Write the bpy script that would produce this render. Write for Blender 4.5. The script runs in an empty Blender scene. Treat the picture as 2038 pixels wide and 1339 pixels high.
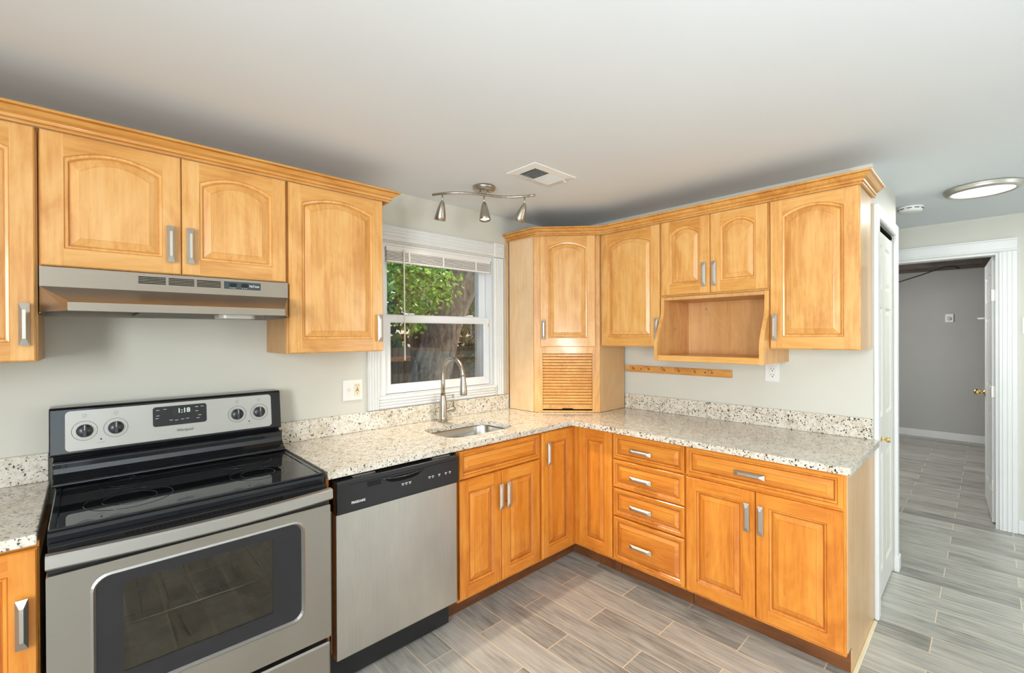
import bpy, bmesh, math, random
from mathutils import Vector, Matrix
random.seed(7)
PI = math.pi
sc = bpy.context.scene
COL = sc.collection

# ------------------------------------------------------------------ camera
cam_d = bpy.data.cameras.new('camera'); cam = bpy.data.objects.new('camera', cam_d); COL.objects.link(cam)
RT = Vector((0.7269, -0.6867, -0.0049)); UP = Vector((0.0055, -0.0013, 1.0)); FW = Vector((0.6867, 0.7270, -0.0028))
FW.normalize(); RT = (RT - FW * RT.dot(FW)).normalized(); UP = RT.cross(FW)
cam.matrix_world = Matrix(((RT.x, UP.x, -FW.x, -2.886), (RT.y, UP.y, -FW.y, -2.4339), (RT.z, UP.z, -FW.z, 1.4513), (0, 0, 0, 1)))
cam_d.sensor_fit = 'HORIZONTAL'; cam_d.sensor_width = 36.0
cam_d.lens = 898.03 / 2038 * 36.0
cam_d.shift_y = -0.0005
cam_d.clip_start = 0.05; cam_d.clip_end = 200
sc.camera = cam

# ------------------------------------------------------------------ view, world, lights
sc.view_settings.view_transform = 'Standard'; sc.view_settings.look = 'None'
sc.view_settings.gamma = 1.0; sc.view_settings.use_curve_mapping = False
sc.view_settings.exposure = -0.71
try:
    sc.cycles.use_denoising = True
    sc.cycles.denoiser = 'OPENIMAGEDENOISE'
    sc.cycles.sample_clamp_indirect = 6.0
    sc.cycles.blur_glossy = 0.5
except Exception:
    pass

w = bpy.data.worlds.new('world'); sc.world = w; w.use_nodes = True
nt = w.node_tree; nt.nodes.clear()
wo = nt.nodes.new('ShaderNodeOutputWorld'); bg = nt.nodes.new('ShaderNodeBackground'); sky = nt.nodes.new('ShaderNodeTexSky')
sky.sky_type = 'NISHITA'; sky.sun_disc = False; sky.sun_elevation = math.radians(48); sky.sun_rotation = math.radians(80)
sky.air_density = 1.0; sky.dust_density = 1.5
bg.inputs['Strength'].default_value = 0.6
nt.links.new(sky.outputs[0], bg.inputs[0]); nt.links.new(bg.outputs[0], wo.inputs[0])


def light(name, kind, loc, aim=None, energy=10, color=(1, 1, 1), size=None, size_y=None, **kw):
    d = bpy.data.lights.new(name, kind); o = bpy.data.objects.new(name, d); COL.objects.link(o)
    o.location = loc; d.energy = energy; d.color = color
    if aim is not None:
        o.rotation_euler = (Vector(aim) - Vector(loc)).to_track_quat('-Z', 'Y').to_euler()
    if kind == 'AREA':
        if size_y:
            d.shape = 'RECTANGLE'; d.size = size; d.size_y = size_y
        else:
            d.shape = 'DISK'; d.size = size
    for k, v in kw.items():
        setattr(d, k, v)
    return o


light('sun', 'SUN', (6, 3, 9), aim=(1.5, 4.5, 0), energy=14, color=(1, .94, .82), angle=.01)
# daylight entering by the openings behind and to the left of the camera
light('window_daylight_rear', 'AREA', (-3.3, -5.55, 1.25), aim=(-3.3, 0, 1.25), energy=14, color=(.92, .97, 1.0), size=.9, size_y=1.9)
light('window_daylight_rear_right', 'AREA', (0.7, -5.55, 1.25), aim=(.7, 0, 1.25), energy=52, color=(.88, .98, 1.0), size=.9, size_y=1.9)
light('window_daylight_left', 'AREA', (-4.45, -2.6, 1.55), aim=(0, -2.6, 1.45), energy=155, color=(.95, .98, 1.0), size=.9, size_y=1.1)
# photographer's flash bounced off the ceiling behind the camera
light('bounce_flash', 'AREA', (-3.0, -3.1, 1.3), aim=(-1.7, -3.3, 2.4), energy=70, color=(.86, .95, 1.0), size=.4)
# added unseen lamp under the ceiling behind the camera, brightens the kitchen
light('kitchen_fill', 'AREA', (-1.6, -3.7, 2.24), aim=(-1.6, -3.7, 0), energy=14, color=(1, .96, .9), size=.4)
light('far_room_fill', 'AREA', (3.6, -1.0, 1.9), aim=(3.9, -2.6, 1.1), energy=62, color=(1, .98, .95), size=1.2)  # added unseen lamp, brightens the far room and the open door's face


# ------------------------------------------------------------------ node helpers
def newmat(name):
    m = bpy.data.materials.new(name); m.use_nodes = True
    t = m.node_tree; t.nodes.clear()
    out = t.nodes.new('ShaderNodeOutputMaterial'); b = t.nodes.new('ShaderNodeBsdfPrincipled')
    t.links.new(b.outputs[0], out.inputs[0])
    return m, t, b, out


def N(t, typ, **kw):
    n = t.nodes.new(typ)
    for k, v in kw.items():
        setattr(n, k, v)
    return n


def L(t, a, b):
    t.links.new(a, b)


def mth(t, op, a, b=None, c=None):
    n = t.nodes.new('ShaderNodeMath'); n.operation = op
    for i, v in enumerate((a, b, c)):
        if v is None:
            continue
        if isinstance(v, (int, float)):
            n.inputs[i].default_value = v
        else:
            t.links.new(v, n.inputs[i])
    return n.outputs[0]


def ramp(t, fac, stops):
    r = t.nodes.new('ShaderNodeValToRGB')
    e = r.color_ramp.elements
    while len(e) < len(stops):
        e.new(.5)
    for i, (p, c) in enumerate(stops):
        e[i].position = p; e[i].color = (*c, 1)
    t.links.new(fac, r.inputs[0])
    return r.outputs[0]


def mix(t, fac, a, b, mode='MIX'):
    n = t.nodes.new('ShaderNodeMix'); n.data_type = 'RGBA'; n.blend_type = mode
    for s, v in ((n.inputs['Factor'], fac), (n.inputs['A'], a), (n.inputs['B'], b)):
        pass
    ins = [i for i in n.inputs if i.enabled]
    for s, v in zip(ins, (fac, a, b)):
        if isinstance(v, (int, float)):
            s.default_value = v
        elif isinstance(v, tuple):
            s.default_value = (*v, 1)
        else:
            t.links.new(v, s)
    return [o for o in n.outputs if o.enabled][0]


def noise(t, vec, scale, detail=3, rough=.55, dist=0):
    n = t.nodes.new('ShaderNodeTexNoise'); n.inputs['Scale'].default_value = scale
    n.inputs['Detail'].default_value = detail; n.inputs['Roughness'].default_value = rough
    n.inputs['Distortion'].default_value = dist
    if vec is not None:
        t.links.new(vec, n.inputs['Vector'])
    return n.outputs[0]


def coords(t, scale, rand=True, src='Object'):
    tc = t.nodes.new('ShaderNodeTexCoord'); v = tc.outputs[src]
    if rand:
        oi = t.nodes.new('ShaderNodeObjectInfo')
        a = t.nodes.new('ShaderNodeVectorMath'); a.operation = 'ADD'
        s = t.nodes.new('ShaderNodeVectorMath'); s.operation = 'SCALE'
        s.inputs[0].default_value = (3.1, 5.7, 9.3)
        t.links.new(oi.outputs['Random'], s.inputs['Scale'])
        t.links.new(v, a.inputs[0]); t.links.new(s.outputs[0], a.inputs[1]); v = a.outputs[0]
    m = t.nodes.new('ShaderNodeMapping'); m.inputs['Scale'].default_value = scale
    t.links.new(v, m.inputs['Vector'])
    return m.outputs[0]


def bump(t, b, h, strength=.1, dist=.01):
    n = t.nodes.new('ShaderNodeBump'); n.inputs['Strength'].default_value = strength; n.inputs['Distance'].default_value = dist
    t.links.new(h, n.inputs['Height']); t.links.new(n.outputs[0], b.inputs['Normal'])


def plain(name, col, rough=.5, metal=0, spec=.5, coat=0, var=.04, scale=6, bmp=0):
    m, t, b, o = newmat(name)
    v = coords(t, (1, 1, 1))
    f = noise(t, v, scale, 3)
    c = ramp(t, f, [(.3, tuple(x * (1 - var) for x in col)), (.7, tuple(min(1, x * (1 + var)) for x in col))])
    L(t, c, b.inputs['Base Color'])
    b.inputs['Roughness'].default_value = rough; b.inputs['Metallic'].default_value = metal
    b.inputs['Specular IOR Level'].default_value = spec; b.inputs['Coat Weight'].default_value = coat
    b.inputs['Coat Roughness'].default_value = .1
    if bmp:
        bump(t, b, noise(t, v, 220, 2), bmp, .002)
    return m


def wood(name, light_c, mid_c, dark_c, axis='z', rough=.33, coat=.25, stave=.09):
    m, t, b, o = newmat(name)
    sc_ = {'z': (1, 1, .07), 'x': (.07, 1, 1), 'y': (1, .07, 1)}[axis]
    v = coords(t, sc_)
    vb = coords(t, tuple(1 if q == 1 else .45 for q in sc_))
    g = noise(t, v, 70, 4, .6, .3)
    bl = noise(t, vb, 7.5, 4, .6, 1.2)
    st = noise(t, coords(t, tuple(1 if q == 1 else .02 for q in sc_)), 11, 1, .3)
    f = mth(t, 'ADD', mth(t, 'MULTIPLY', g, .35), mth(t, 'ADD', mth(t, 'MULTIPLY', bl, .40), mth(t, 'MULTIPLY', st, .25)))
    c = ramp(t, f, [(.38, dark_c), (.49, mid_c), (.60, light_c)])
    # small mineral flecks
    sp = noise(t, coords(t, tuple(1 if q == 1 else .3 for q in sc_)), 34, 2, .6)
    spm = ramp(t, sp, [(.70, (0, 0, 0)), (.78, (1, 1, 1))])
    c2 = mix(t, mth(t, 'MULTIPLY', spm, .35), c, tuple(x * .55 for x in dark_c))
    L(t, c2, b.inputs['Base Color'])
    b.inputs['Roughness'].default_value = rough; b.inputs['Coat Weight'].default_value = coat; b.inputs['Coat Roughness'].default_value = .12
    bump(t, b, g, .03, .002)
    return m


def steel(name, col, rough=.28, axis='x', rv=.10, cv=.08):
    m, t, b, o = newmat(name)
    s = {'x': (.8, 140, 140), 'z': (140, 140, .8)}[axis]
    g = noise(t, coords(t, s), 8, 3, .6)
    sm = noise(t, coords(t, (1, 1, .5)), 4, 3, .6)
    c = ramp(t, mth(t, 'ADD', mth(t, 'MULTIPLY', g, .5), mth(t, 'MULTIPLY', sm, .5)),
             [(.35, tuple(x * (1 - cv) for x in col)), (.65, tuple(min(1, x * (1 + cv)) for x in col))])
    L(t, c, b.inputs['Base Color'])
    r = mth(t, 'ADD', rough - rv * .5, mth(t, 'MULTIPLY', g, rv))
    L(t, r, b.inputs['Roughness'])
    b.inputs['Metallic'].default_value = 1.0
    bump(t, b, g, .008, .0005)
    return m


def emit(name, col, s):
    m, t, b, o = newmat(name)
    t.nodes.remove(b)
    e = t.nodes.new('ShaderNodeEmission'); e.inputs[0].default_value = (*col, 1); e.inputs[1].default_value = s
    L(t, e.outputs[0], o.inputs[0])
    return m


def glass(name, tint, refl=1.0, ior=1.5, rough=0.0):
    m, t, b, o = newmat(name)
    t.nodes.remove(b)
    tr = t.nodes.new('ShaderNodeBsdfTransparent'); tr.inputs[0].default_value = (*tint, 1)
    gl = t.nodes.new('ShaderNodeBsdfGlossy'); gl.inputs['Roughness'].default_value = rough
    fr = t.nodes.new('ShaderNodeFresnel'); fr.inputs[0].default_value = ior
    mx = t.nodes.new('ShaderNodeMixShader')
    L(t, mth(t, 'MULTIPLY', fr.outputs[0], refl), mx.inputs[0]); L(t, tr.outputs[0], mx.inputs[1]); L(t, gl.outputs[0], mx.inputs[2])
    L(t, mx.outputs[0], o.inputs[0])
    return m


M = {}
M['wall'] = plain('wall_paint', (.635, .625, .555), .55, spec=.3, var=.02, scale=2, bmp=.05)
M['wall_far'] = plain('far_room_paint', (.46, .455, .43), .6, spec=.3, var=.03, scale=2)
M['ceil'] = plain('ceiling_paint', (.74, .77, .79), .7, spec=.2, var=.015, scale=1.5, bmp=.05)
M['trim'] = plain('white_trim_paint', (.75, .755, .74), .35, spec=.5, var=.02)
M['vinyl'] = plain('white_vinyl', (.78, .79, .80), .4, var=.015)
M['door'] = plain('door_paint', (.69, .67, .61), .4, var=.02)
ML, MM, MD = (.775, .45, .160), (.705, .36, .102), (.58, .25, .058)
M['maple'] = wood('maple', ML, MM, MD, 'z')
M['maple_h'] = wood('maple_rail', (.725, .395, .120), (.66, .32, .076), (.54, .225, .046), 'x')
M['maple_g'] = wood('maple_glazed_groove', (.70, .34, .09), (.62, .27, .06), (.50, .19, .04), 'z')
BL, BM, BD = (.79, .315, .045), (.715, .245, .027), (.58, .17, .015)
M['base'] = wood('amber_maple', BL, BM, BD, 'z')
M['base_h'] = wood('amber_maple_rail', BL, BM, BD, 'x')
M['base_g'] = wood('amber_maple_groove', (.56, .18, .022), (.48, .135, .015), (.36, .09, .010), 'z')
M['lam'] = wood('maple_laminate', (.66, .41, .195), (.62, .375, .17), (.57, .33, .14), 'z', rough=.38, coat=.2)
M['lam_lit'] = wood('lit_maple_laminate', (.84, .60, .36), (.80, .55, .31), (.74, .48, .25), 'z', rough=.34, coat=.6)  # brighter copy of the laminate, light on the corner side panel painted in
M['laminate_in'] = wood('maple_laminate_dark', (.66, .37, .15), (.60, .32, .115), (.52, .26, .085), 'z', rough=.4, coat=.1)
M['toe'] = wood('shaded_toe_board', (.24, .085, .022), (.18, .06, .016), (.12, .04, .010), 'x', rough=.4)  # same maple, with the shade under the cabinets put into the colour
M['steel'] = steel('brushed_steel', (.42, .395, .355), .36, 'x', rv=.06, cv=.04)
M['steel_hood'] = steel('hood_steel', (.335, .29, .24), .34, 'x', rv=.06, cv=.05)
M['steel_v'] = steel('brushed_steel_upright', (.60, .585, .545), .36, 'z', rv=.06, cv=.13)
M['steel_panel'] = steel('satin_steel_panel', (.46, .45, .425), .45, 'x', rv=.05, cv=.03)
M['nickel'] = steel('brushed_nickel', (.47, .43, .37), .27, 'z', cv=.05)
M['pull'] = steel('satin_nickel_pull', (.60, .575, .53), .46, 'z', rv=.05, cv=.03)
M['brass'] = plain('polished_brass', (.78, .55, .22), .18, metal=1)
M['sinksteel'] = steel('sink_steel', (.62, .61, .58), .22, 'x')
M['black'] = plain('black_enamel', (.010, .011, .013), .07, spec=.6, var=.1)
M['blackglass'] = plain('black_cooktop_glass', (.008, .010, .011), .025, spec=.75, var=.1)
M['blackpl'] = plain('black_plastic', (.013, .013, .014), .28, var=.1)
M['ring'] = plain('burner_ring', (.018, .018, .02), .08, var=.1)
M['dark'] = plain('dark_void', (.012, .011, .010), .8, var=.1)
M['charcoal'] = plain('charcoal_panel', (.026, .025, .027), .36, spec=.3, var=.1)
M['dark'].node_tree.nodes['Principled BSDF'].inputs['Specular IOR Level'].default_value = 0
M['knob'] = plain('knob_plastic', (.035, .04, .045), .3, var=.1)
M['slate'] = plain('slate_switch_panel', (.035, .055, .06), .35, var=.1)
M['white'] = plain('white_plastic', (.80, .80, .77), .35, var=.02)
M['ivory'] = plain('ivory_plastic', (.78, .70, .48), .35, var=.02)
M['blind'] = plain('blind_vinyl', (.80, .77, .73), .45, var=.03)
M['print'] = plain('white_print', (.75, .75, .75), .5, var=.01)
M['printk'] = plain('dark_print', (.05, .05, .05), .5, var=.01)
M['red'] = plain('red_button', (.45, .03, .02), .4, var=.05)
M['caulk'] = plain('cream_caulk', (.80, .70, .48), .6, var=.05)
M['enamel'] = plain('oven_enamel', (.46, .40, .32), .35, var=.15, scale=20)
M['filter'] = plain('grease_filter', (.10, .095, .085), .5, metal=.6, var=.5, scale=300)
M['lens'] = plain('milky_lens', (.62, .60, .55), .3, var=.03)
M['glass'] = glass('window_glass', (.92, .95, .93), 1.0, 1.5)
M['glass_low'] = glass('window_glass_screened', (.86, .87, .86), 1.2, 1.5)
M['ovenglass'] = glass('oven_glass', (.80, .76, .68), 1.3, 1.5)
M['lampglow'] = emit('lamp_diffuser', (1, .90, .78), 2.6)
M['bulb'] = emit('spot_bulb', (1, .86, .66), 9)
M['bulb_dim'] = plain('spot_bulb_off', (.5, .47, .42), .2)
M['led'] = emit('clock_digits', (.80, 1, .90), 1.4)
M['joist'] = wood('dark_joist', (.11, .085, .07), (.07, .055, .045), (.04, .03, .026), 'y', rough=.7, coat=0)
M['paper'] = plain('amber_sticker', (.80, .50, .12), .6)

# granite
m, t, b, o = newmat('granite'); M['granite'] = m
v = coords(t, (1, 1, 1), rand=False)
g1 = noise(t, v, 26, 5, .62, .5); g2 = noise(t, v, 95, 4, .6)
c = ramp(t, g1, [(.30, (.52, .46, .36)), (.45, (.68, .62, .51)), (.60, (.77, .73, .64)), (.75, (.60, .57, .50))])
c = mix(t, mth(t, 'MULTIPLY', ramp(t, g2, [(.50, (0, 0, 0)), (.66, (1, 1, 1))]), .55), c, (.36, .31, .25))
vm = t.nodes.new('ShaderNodeVectorMath'); vm.operation = 'ADD'
nv = t.nodes.new('ShaderNodeTexNoise'); nv.inputs['Scale'].default_value = 95; L(t, v, nv.inputs['Vector'])
sv = t.nodes.new('ShaderNodeVectorMath'); sv.operation = 'SCALE'; sv.inputs['Scale'].default_value = .016
L(t, nv.outputs['Color'], sv.inputs[0]); L(t, v, vm.inputs[0]); L(t, sv.outputs[0], vm.inputs[1])
vo = t.nodes.new('ShaderNodeTexVoronoi'); vo.inputs['Scale'].default_value = 105; L(t, vm.outputs[0], vo.inputs['Vector'])
msk = noise(t, v, 40, 3, .6)
thr = mth(t, 'ADD', .25, mth(t, 'MULTIPLY', mth(t, 'SUBTRACT', msk, .45), 1.1))
fleck = mth(t, 'LESS_THAN', vo.outputs['Distance'], thr)
sepc = t.nodes.new('ShaderNodeSeparateColor'); L(t, vo.outputs['Color'], sepc.inputs[0])
pick = mth(t, 'GREATER_THAN', sepc.outputs[0], .55)
c = mix(t, mth(t, 'MULTIPLY', fleck, pick), c, (.035, .032, .035))
c = mix(t, mth(t, 'MULTIPLY', mth(t, 'MULTIPLY', fleck, mth(t, 'GREATER_THAN', sepc.outputs[1], .72)), .7), c, (.16, .10, .07))
vo2 = t.nodes.new('ShaderNodeTexVoronoi'); vo2.inputs['Scale'].default_value = 52; L(t, vm.outputs[0], vo2.inputs['Vector'])
sep2 = t.nodes.new('ShaderNodeSeparateColor'); L(t, vo2.outputs['Color'], sep2.inputs[0])
c = mix(t, mth(t, 'MULTIPLY', mth(t, 'LESS_THAN', vo2.outputs['Distance'], .21), mth(t, 'GREATER_THAN', sep2.outputs[0], .76)), c, (.03, .027, .03))
L(t, c, b.inputs['Base Color']); b.inputs['Roughness'].default_value = .13; b.inputs['Coat Weight'].default_value = .3; b.inputs['Coat Roughness'].default_value = .05

# wood-look plank tile floor
m, t, b, o = newmat('plank_tile'); M['floor'] = m
geo = t.nodes.new('ShaderNodeNewGeometry'); sp = t.nodes.new('ShaderNodeSeparateXYZ'); L(t, geo.outputs['Position'], sp.inputs[0])
PX, PY = sp.outputs[0], sp.outputs[1]
rowf = mth(t, 'DIVIDE', mth(t, 'ADD', PX, .577), .1545)
row = mth(t, 'FLOOR', rowf)
par = mth(t, 'FLOORED_MODULO', row, 2)
colf = mth(t, 'ADD', mth(t, 'DIVIDE', mth(t, 'ADD', PY, .729), .606), mth(t, 'MULTIPLY', par, .5))
colm = mth(t, 'FLOOR', colf)
fx = mth(t, 'MULTIPLY', mth(t, 'SUBTRACT', .5, mth(t, 'ABSOLUTE', mth(t, 'SUBTRACT', mth(t, 'SUBTRACT', rowf, row), .5))), .1545)
fy = mth(t, 'MULTIPLY', mth(t, 'SUBTRACT', .5, mth(t, 'ABSOLUTE', mth(t, 'SUBTRACT', mth(t, 'SUBTRACT', colf, colm), .5))), .606)
gd = mth(t, 'MINIMUM', fx, fy)
grout = mth(t, 'LESS_THAN', gd, .0022)
cmb = t.nodes.new('ShaderNodeCombineXYZ'); L(t, row, cmb.inputs[0]); L(t, colm, cmb.inputs[1])
wn = t.nodes.new('ShaderNodeTexWhiteNoise'); wn.noise_dimensions = '3D'; L(t, cmb.outputs[0], wn.inputs['Vector'])
cv = t.nodes.new('ShaderNodeCombineXYZ')
L(t, mth(t, 'MULTIPLY', PX, 1.0), cv.inputs[0]); L(t, mth(t, 'MULTIPLY', PY, .06), cv.inputs[1]); L(t, mth(t, 'MULTIPLY', wn.outputs['Value'], 9.0), cv.inputs[2])
ga = noise(t, cv.outputs[0], 75, 5, .65, .5)
cv2 = t.nodes.new('ShaderNodeCombineXYZ')
L(t, PX, cv2.inputs[0]); L(t, mth(t, 'MULTIPLY', PY, .3), cv2.inputs[1]); L(t, mth(t, 'MULTIPLY', wn.outputs['Value'], 5.0), cv2.inputs[2])
gb = noise(t, cv2.outputs[0], 9, 3, .5, 1.5)
f = mth(t, 'ADD', mth(t, 'MULTIPLY', ga, .55), mth(t, 'ADD', mth(t, 'MULTIPLY', gb, .30), mth(t, 'MULTIPLY', wn.outputs['Value'], .15)))
c = ramp(t, f, [(.34, (.20, .193, .172)), (.50, (.40, .388, .345)), (.65, (.55, .535, .475))])
c = mix(t, grout, c, (.72, .60, .42))
L(t, c, b.inputs['Base Color']); b.inputs['Roughness'].default_value = .34
bump(t, b, mth(t, 'SUBTRACT', mth(t, 'MULTIPLY', ga, .15), mth(t, 'MULTIPLY', grout, .6)), .25, .002)

# outdoors
M['bark'] = wood('bark', (.36, .28, .22), (.20, .15, .115), (.07, .052, .04), 'z', rough=.9, coat=0)
M['bark_dark'] = wood('dark_bark', (.20, .15, .12), (.12, .09, .07), (.05, .038, .03), 'z', rough=.9, coat=0)
M['fence'] = wood('fence_board', (.17, .115, .08), (.11, .075, .055), (.06, .042, .032), 'z', rough=.9, coat=0)
M['rail'] = wood('fence_rail', (.36, .17, .08), (.28, .13, .06), (.2, .09, .04), 'x', rough=.9, coat=0)
M['bin'] = plain('grey_green_boards', (.13, .15, .14), .6, var=.15)
M['soil'] = plain('yard_ground', (.16, .14, .09), .9, var=.4, scale=3)


def leafmat(name, a, bcol):
    m, t, b, o = newmat(name)
    f = noise(t, coords(t, (1, 1, 1), rand=False), 9, 2)
    c = ramp(t, f, [(.35, a), (.65, bcol)])
    L(t, c, b.inputs['Base Color']); b.inputs['Roughness'].default_value = .55
    tl = t.nodes.new('ShaderNodeBsdfTranslucent'); L(t, c, tl.inputs[0])
    mx = t.nodes.new('ShaderNodeMixShader'); mx.inputs[0].default_value = .4
    L(t, b.outputs[0], mx.inputs[1]); L(t, tl.outputs[0], mx.inputs[2]); L(t, mx.outputs[0], o.inputs[0])
    return m


M['leaf'] = leafmat('green_leaf', (.14, .28, .04), (.40, .58, .12))
M['leaf_dark'] = leafmat('dark_leaf', (.035, .06, .02), (.09, .13, .045))
M['leaf_grey'] = leafmat('grey_leaf', (.16, .20, .12), (.34, .38, .24))


# ------------------------------------------------------------------ mesh builder
class MB:
    def __init__(s):
        s.bm = bmesh.new()

    def _fin(s, verts, faces, mi, smooth, Mx):
        if Mx is not None:
            bmesh.ops.transform(s.bm, matrix=Mx, verts=verts)
        for f in faces:
            f.material_index = mi; f.smooth = smooth

    def box(s, x0, x1, y0, y1, z0, z1, bev=0, mi=0, Mx=None, seg=1):
        x0, x1 = min(x0, x1), max(x0, x1); y0, y1 = min(y0, y1), max(y0, y1); z0, z1 = min(z0, z1), max(z0, z1)
        r = bmesh.ops.create_cube(s.bm, size=1.0)
        vs = r['verts']
        for v_ in vs:
            v_.co = Vector((x0 if v_.co.x < 0 else x1, y0 if v_.co.y < 0 else y1, z0 if v_.co.z < 0 else z1))
        fs = list({f for v_ in vs for f in v_.link_faces})
        if bev:
            es = list({e for v_ in vs for e in v_.link_edges})
            for f in fs:
                f.tag = False
            rb = bmesh.ops.bevel(s.bm, geom=es, offset=bev, segments=seg, profile=.5, affect='EDGES', clamp_overlap=True)
            # collect connected
            st = [rb['verts'][0]] if rb['verts'] else [vs[0]]
            seen = set(st)
            while st:
                q = st.pop()
                for e in q.link_edges:
                    ov = e.other_vert(q)
                    if ov not in seen:
                        seen.add(ov); st.append(ov)
            vs = list(seen); fs = list({f for v_ in vs for f in v_.link_faces})
        s._fin(vs, fs, mi, False, Mx)
        return s

    def lathe(s, prof, c=(0, 0, 0), d=(0, 0, 1), seg=24, mi=0, smooth=True, caps=True):
        q = Vector((0, 0, 1)).rotation_difference(Vector(d).normalized()).to_matrix().to_4x4()
        Mx = Matrix.Translation(Vector(c)) @ q
        rings = []
        for r, z in prof:
            rings.append([s.bm.verts.new(Mx @ Vector((max(r, 1e-5) * math.cos(2 * PI * i / seg), max(r, 1e-5) * math.sin(2 * PI * i / seg), z))) for i in range(seg)])
        fs = []
        for a, b_ in zip(rings, rings[1:]):
            for i in range(seg):
                fs.append(s.bm.faces.new((a[i], a[(i + 1) % seg], b_[(i + 1) % seg], b_[i])))
        for f in fs:
            f.smooth = smooth; f.material_index = mi
        if caps:
            for rg, rev in ((rings[0], True), (rings[-1], False)):
                f = s.bm.faces.new(list(reversed(rg)) if rev else rg); f.material_index = mi
        return s

    def tube(s, pts, r, seg=10, mi=0, caps=True, flat=1.0):
        pts = [Vector(p) for p in pts]
        rs = r if isinstance(r, (list, tuple)) else [r] * len(pts)
        tg = []
        for i in range(len(pts)):
            a = pts[max(0, i - 1)]; b_ = pts[min(len(pts) - 1, i + 1)]
            tg.append((b_ - a).normalized())
        up = Vector((0, 0, 1)) if abs(tg[0].z) < .9 else Vector((1, 0, 0))
        n = (up - tg[0] * up.dot(tg[0])).normalized()
        rings = []
        for i, p in enumerate(pts):
            if i:
                n = tg[i - 1].rotation_difference(tg[i]) @ n
                n = (n - tg[i] * n.dot(tg[i])).normalized()
            b2 = tg[i].cross(n)
            rings.append([s.bm.verts.new(p + (n * math.cos(2 * PI * k / seg) + b2 * math.sin(2 * PI * k / seg) * flat) * rs[i]) for k in range(seg)])
        for a, b_ in zip(rings, rings[1:]):
            for k in range(seg):
                f = s.bm.faces.new((a[k], a[(k + 1) % seg], b_[(k + 1) % seg], b_[k])); f.smooth = True; f.material_index = mi
        if caps:
            for rg in (list(reversed(rings[0])), rings[-1]):
                f = s.bm.faces.new(rg); f.material_index = mi
        return s

    def plate(s, outer, holes, fn, t0, t1, mi=0, back=True):
        """polygon with holes in 2-D, mapped by fn(u, v, t)"""
        edges = []; loops = []
        for lp in [outer] + holes:
            vs = [s.bm.verts.new(fn(u, v_, t0)) for u, v_ in lp]
            es = [s.bm.edges.new((vs[i], vs[(i + 1) % len(vs)])) for i in range(len(vs))]
            edges += es; loops.append(vs)
        r = bmesh.ops.triangle_fill(s.bm, use_beauty=True, use_dissolve=False, edges=edges)
        ff = [g for g in r['geom'] if isinstance(g, bmesh.types.BMFace)]
        mp = {}
        for lp, src in zip(loops, [outer] + holes):
            for v_, (u, w_) in zip(lp, src):
                mp[v_] = s.bm.verts.new(fn(u, w_, t1))
        fs = list(ff)
        if back:
            for f in ff:
                fs.append(s.bm.faces.new([mp[v_] for v_ in reversed(f.verts)]))
        for lp in loops:
            for i in range(len(lp)):
                a, b_ = lp[i], lp[(i + 1) % len(lp)]
                fs.append(s.bm.faces.new((a, b_, mp[b_], mp[a])))
        for f in fs:
            f.material_index = mi
        bmesh.ops.recalc_face_normals(s.bm, faces=fs)
        return s

    def face(s, pts, mi=0, smooth=False):
        f = s.bm.faces.new([s.bm.verts.new(Vector(p)) for p in pts]); f.material_index = mi; f.smooth = smooth
        return s

    def loops(s, lps, mis, cap=True, capmi=0):
        """bridge closed loops of equal length"""
        rg = [[s.bm.verts.new(Vector(p)) for p in lp] for lp in lps]
        fs = []
        for a, b_, mi in zip(rg, rg[1:], mis):
            n = len(a)
            for i in range(n):
                f = s.bm.faces.new((a[i], a[(i + 1) % n], b_[(i + 1) % n], b_[i])); f.material_index = mi; fs.append(f)
        if cap:
            f = s.bm.faces.new(rg[-1]); f.material_index = capmi; fs.append(f)
        return s

    def build(s, name, mats, parent=None, loc=None, rotz=0, recalc=True):
        if recalc:
            bmesh.ops.recalc_face_normals(s.bm, faces=s.bm.faces[:])
        me = bpy.data.meshes.new(name); s.bm.to_mesh(me); s.bm.free()
        for m_ in (mats if isinstance(mats, (list, tuple)) else [mats]):
            me.materials.append(m_)
        o_ = bpy.data.objects.new(name, me); COL.objects.link(o_)
        if parent is not None:
            o_.parent = parent
        if loc is not None:
            o_.location = loc
        o_.rotation_euler.z = rotz
        return o_


def bx(*a, **k):
    return MB().box(*a, **k)


def tag(o, label, cat, group=None, kind=None):
    o['label'] = label; o['category'] = cat
    if group:
        o['group'] = group
    if kind:
        o['kind'] = kind
    return o


def thing(name, label, cat, loc=(0, 0, 0), rotz=0, group=None):
    o_ = bpy.data.objects.new(name, None); COL.objects.link(o_); o_.empty_display_size = .1
    o_.location = loc; o_.rotation_euler = (0, 0, rotz)
    return tag(o_, label, cat, group)


def struct(o_, label=None, cat=None):
    o_['kind'] = 'structure'
    if label:
        o_['label'] = label
    if cat:
        o_['category'] = cat
    return o_


def sempty(name, loc=(0, 0, 0), rotz=0):
    o_ = bpy.data.objects.new(name, None); COL.objects.link(o_); o_.empty_display_size = .1
    o_.location = loc; o_.rotation_euler = (0, 0, rotz)
    return o_


def rrect(x0, x1, z0, z1, r, n=6):
    p = []
    for cx, cz, a0 in ((x1 - r, z0 + r, -PI / 2), (x1 - r, z1 - r, 0), (x0 + r, z1 - r, PI / 2), (x0 + r, z0 + r, PI)):
        for i in range(n + 1):
            a = a0 + PI / 2 * i / n
            p.append((cx + r * math.cos(a), cz + r * math.sin(a)))
    return p


XZ = lambda u, v, t: Vector((u, t, v))
XY = lambda u, v, t: Vector((u, v, t))
YZ = lambda u, v, t: Vector((t, u, v))
R90 = -PI / 2


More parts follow.
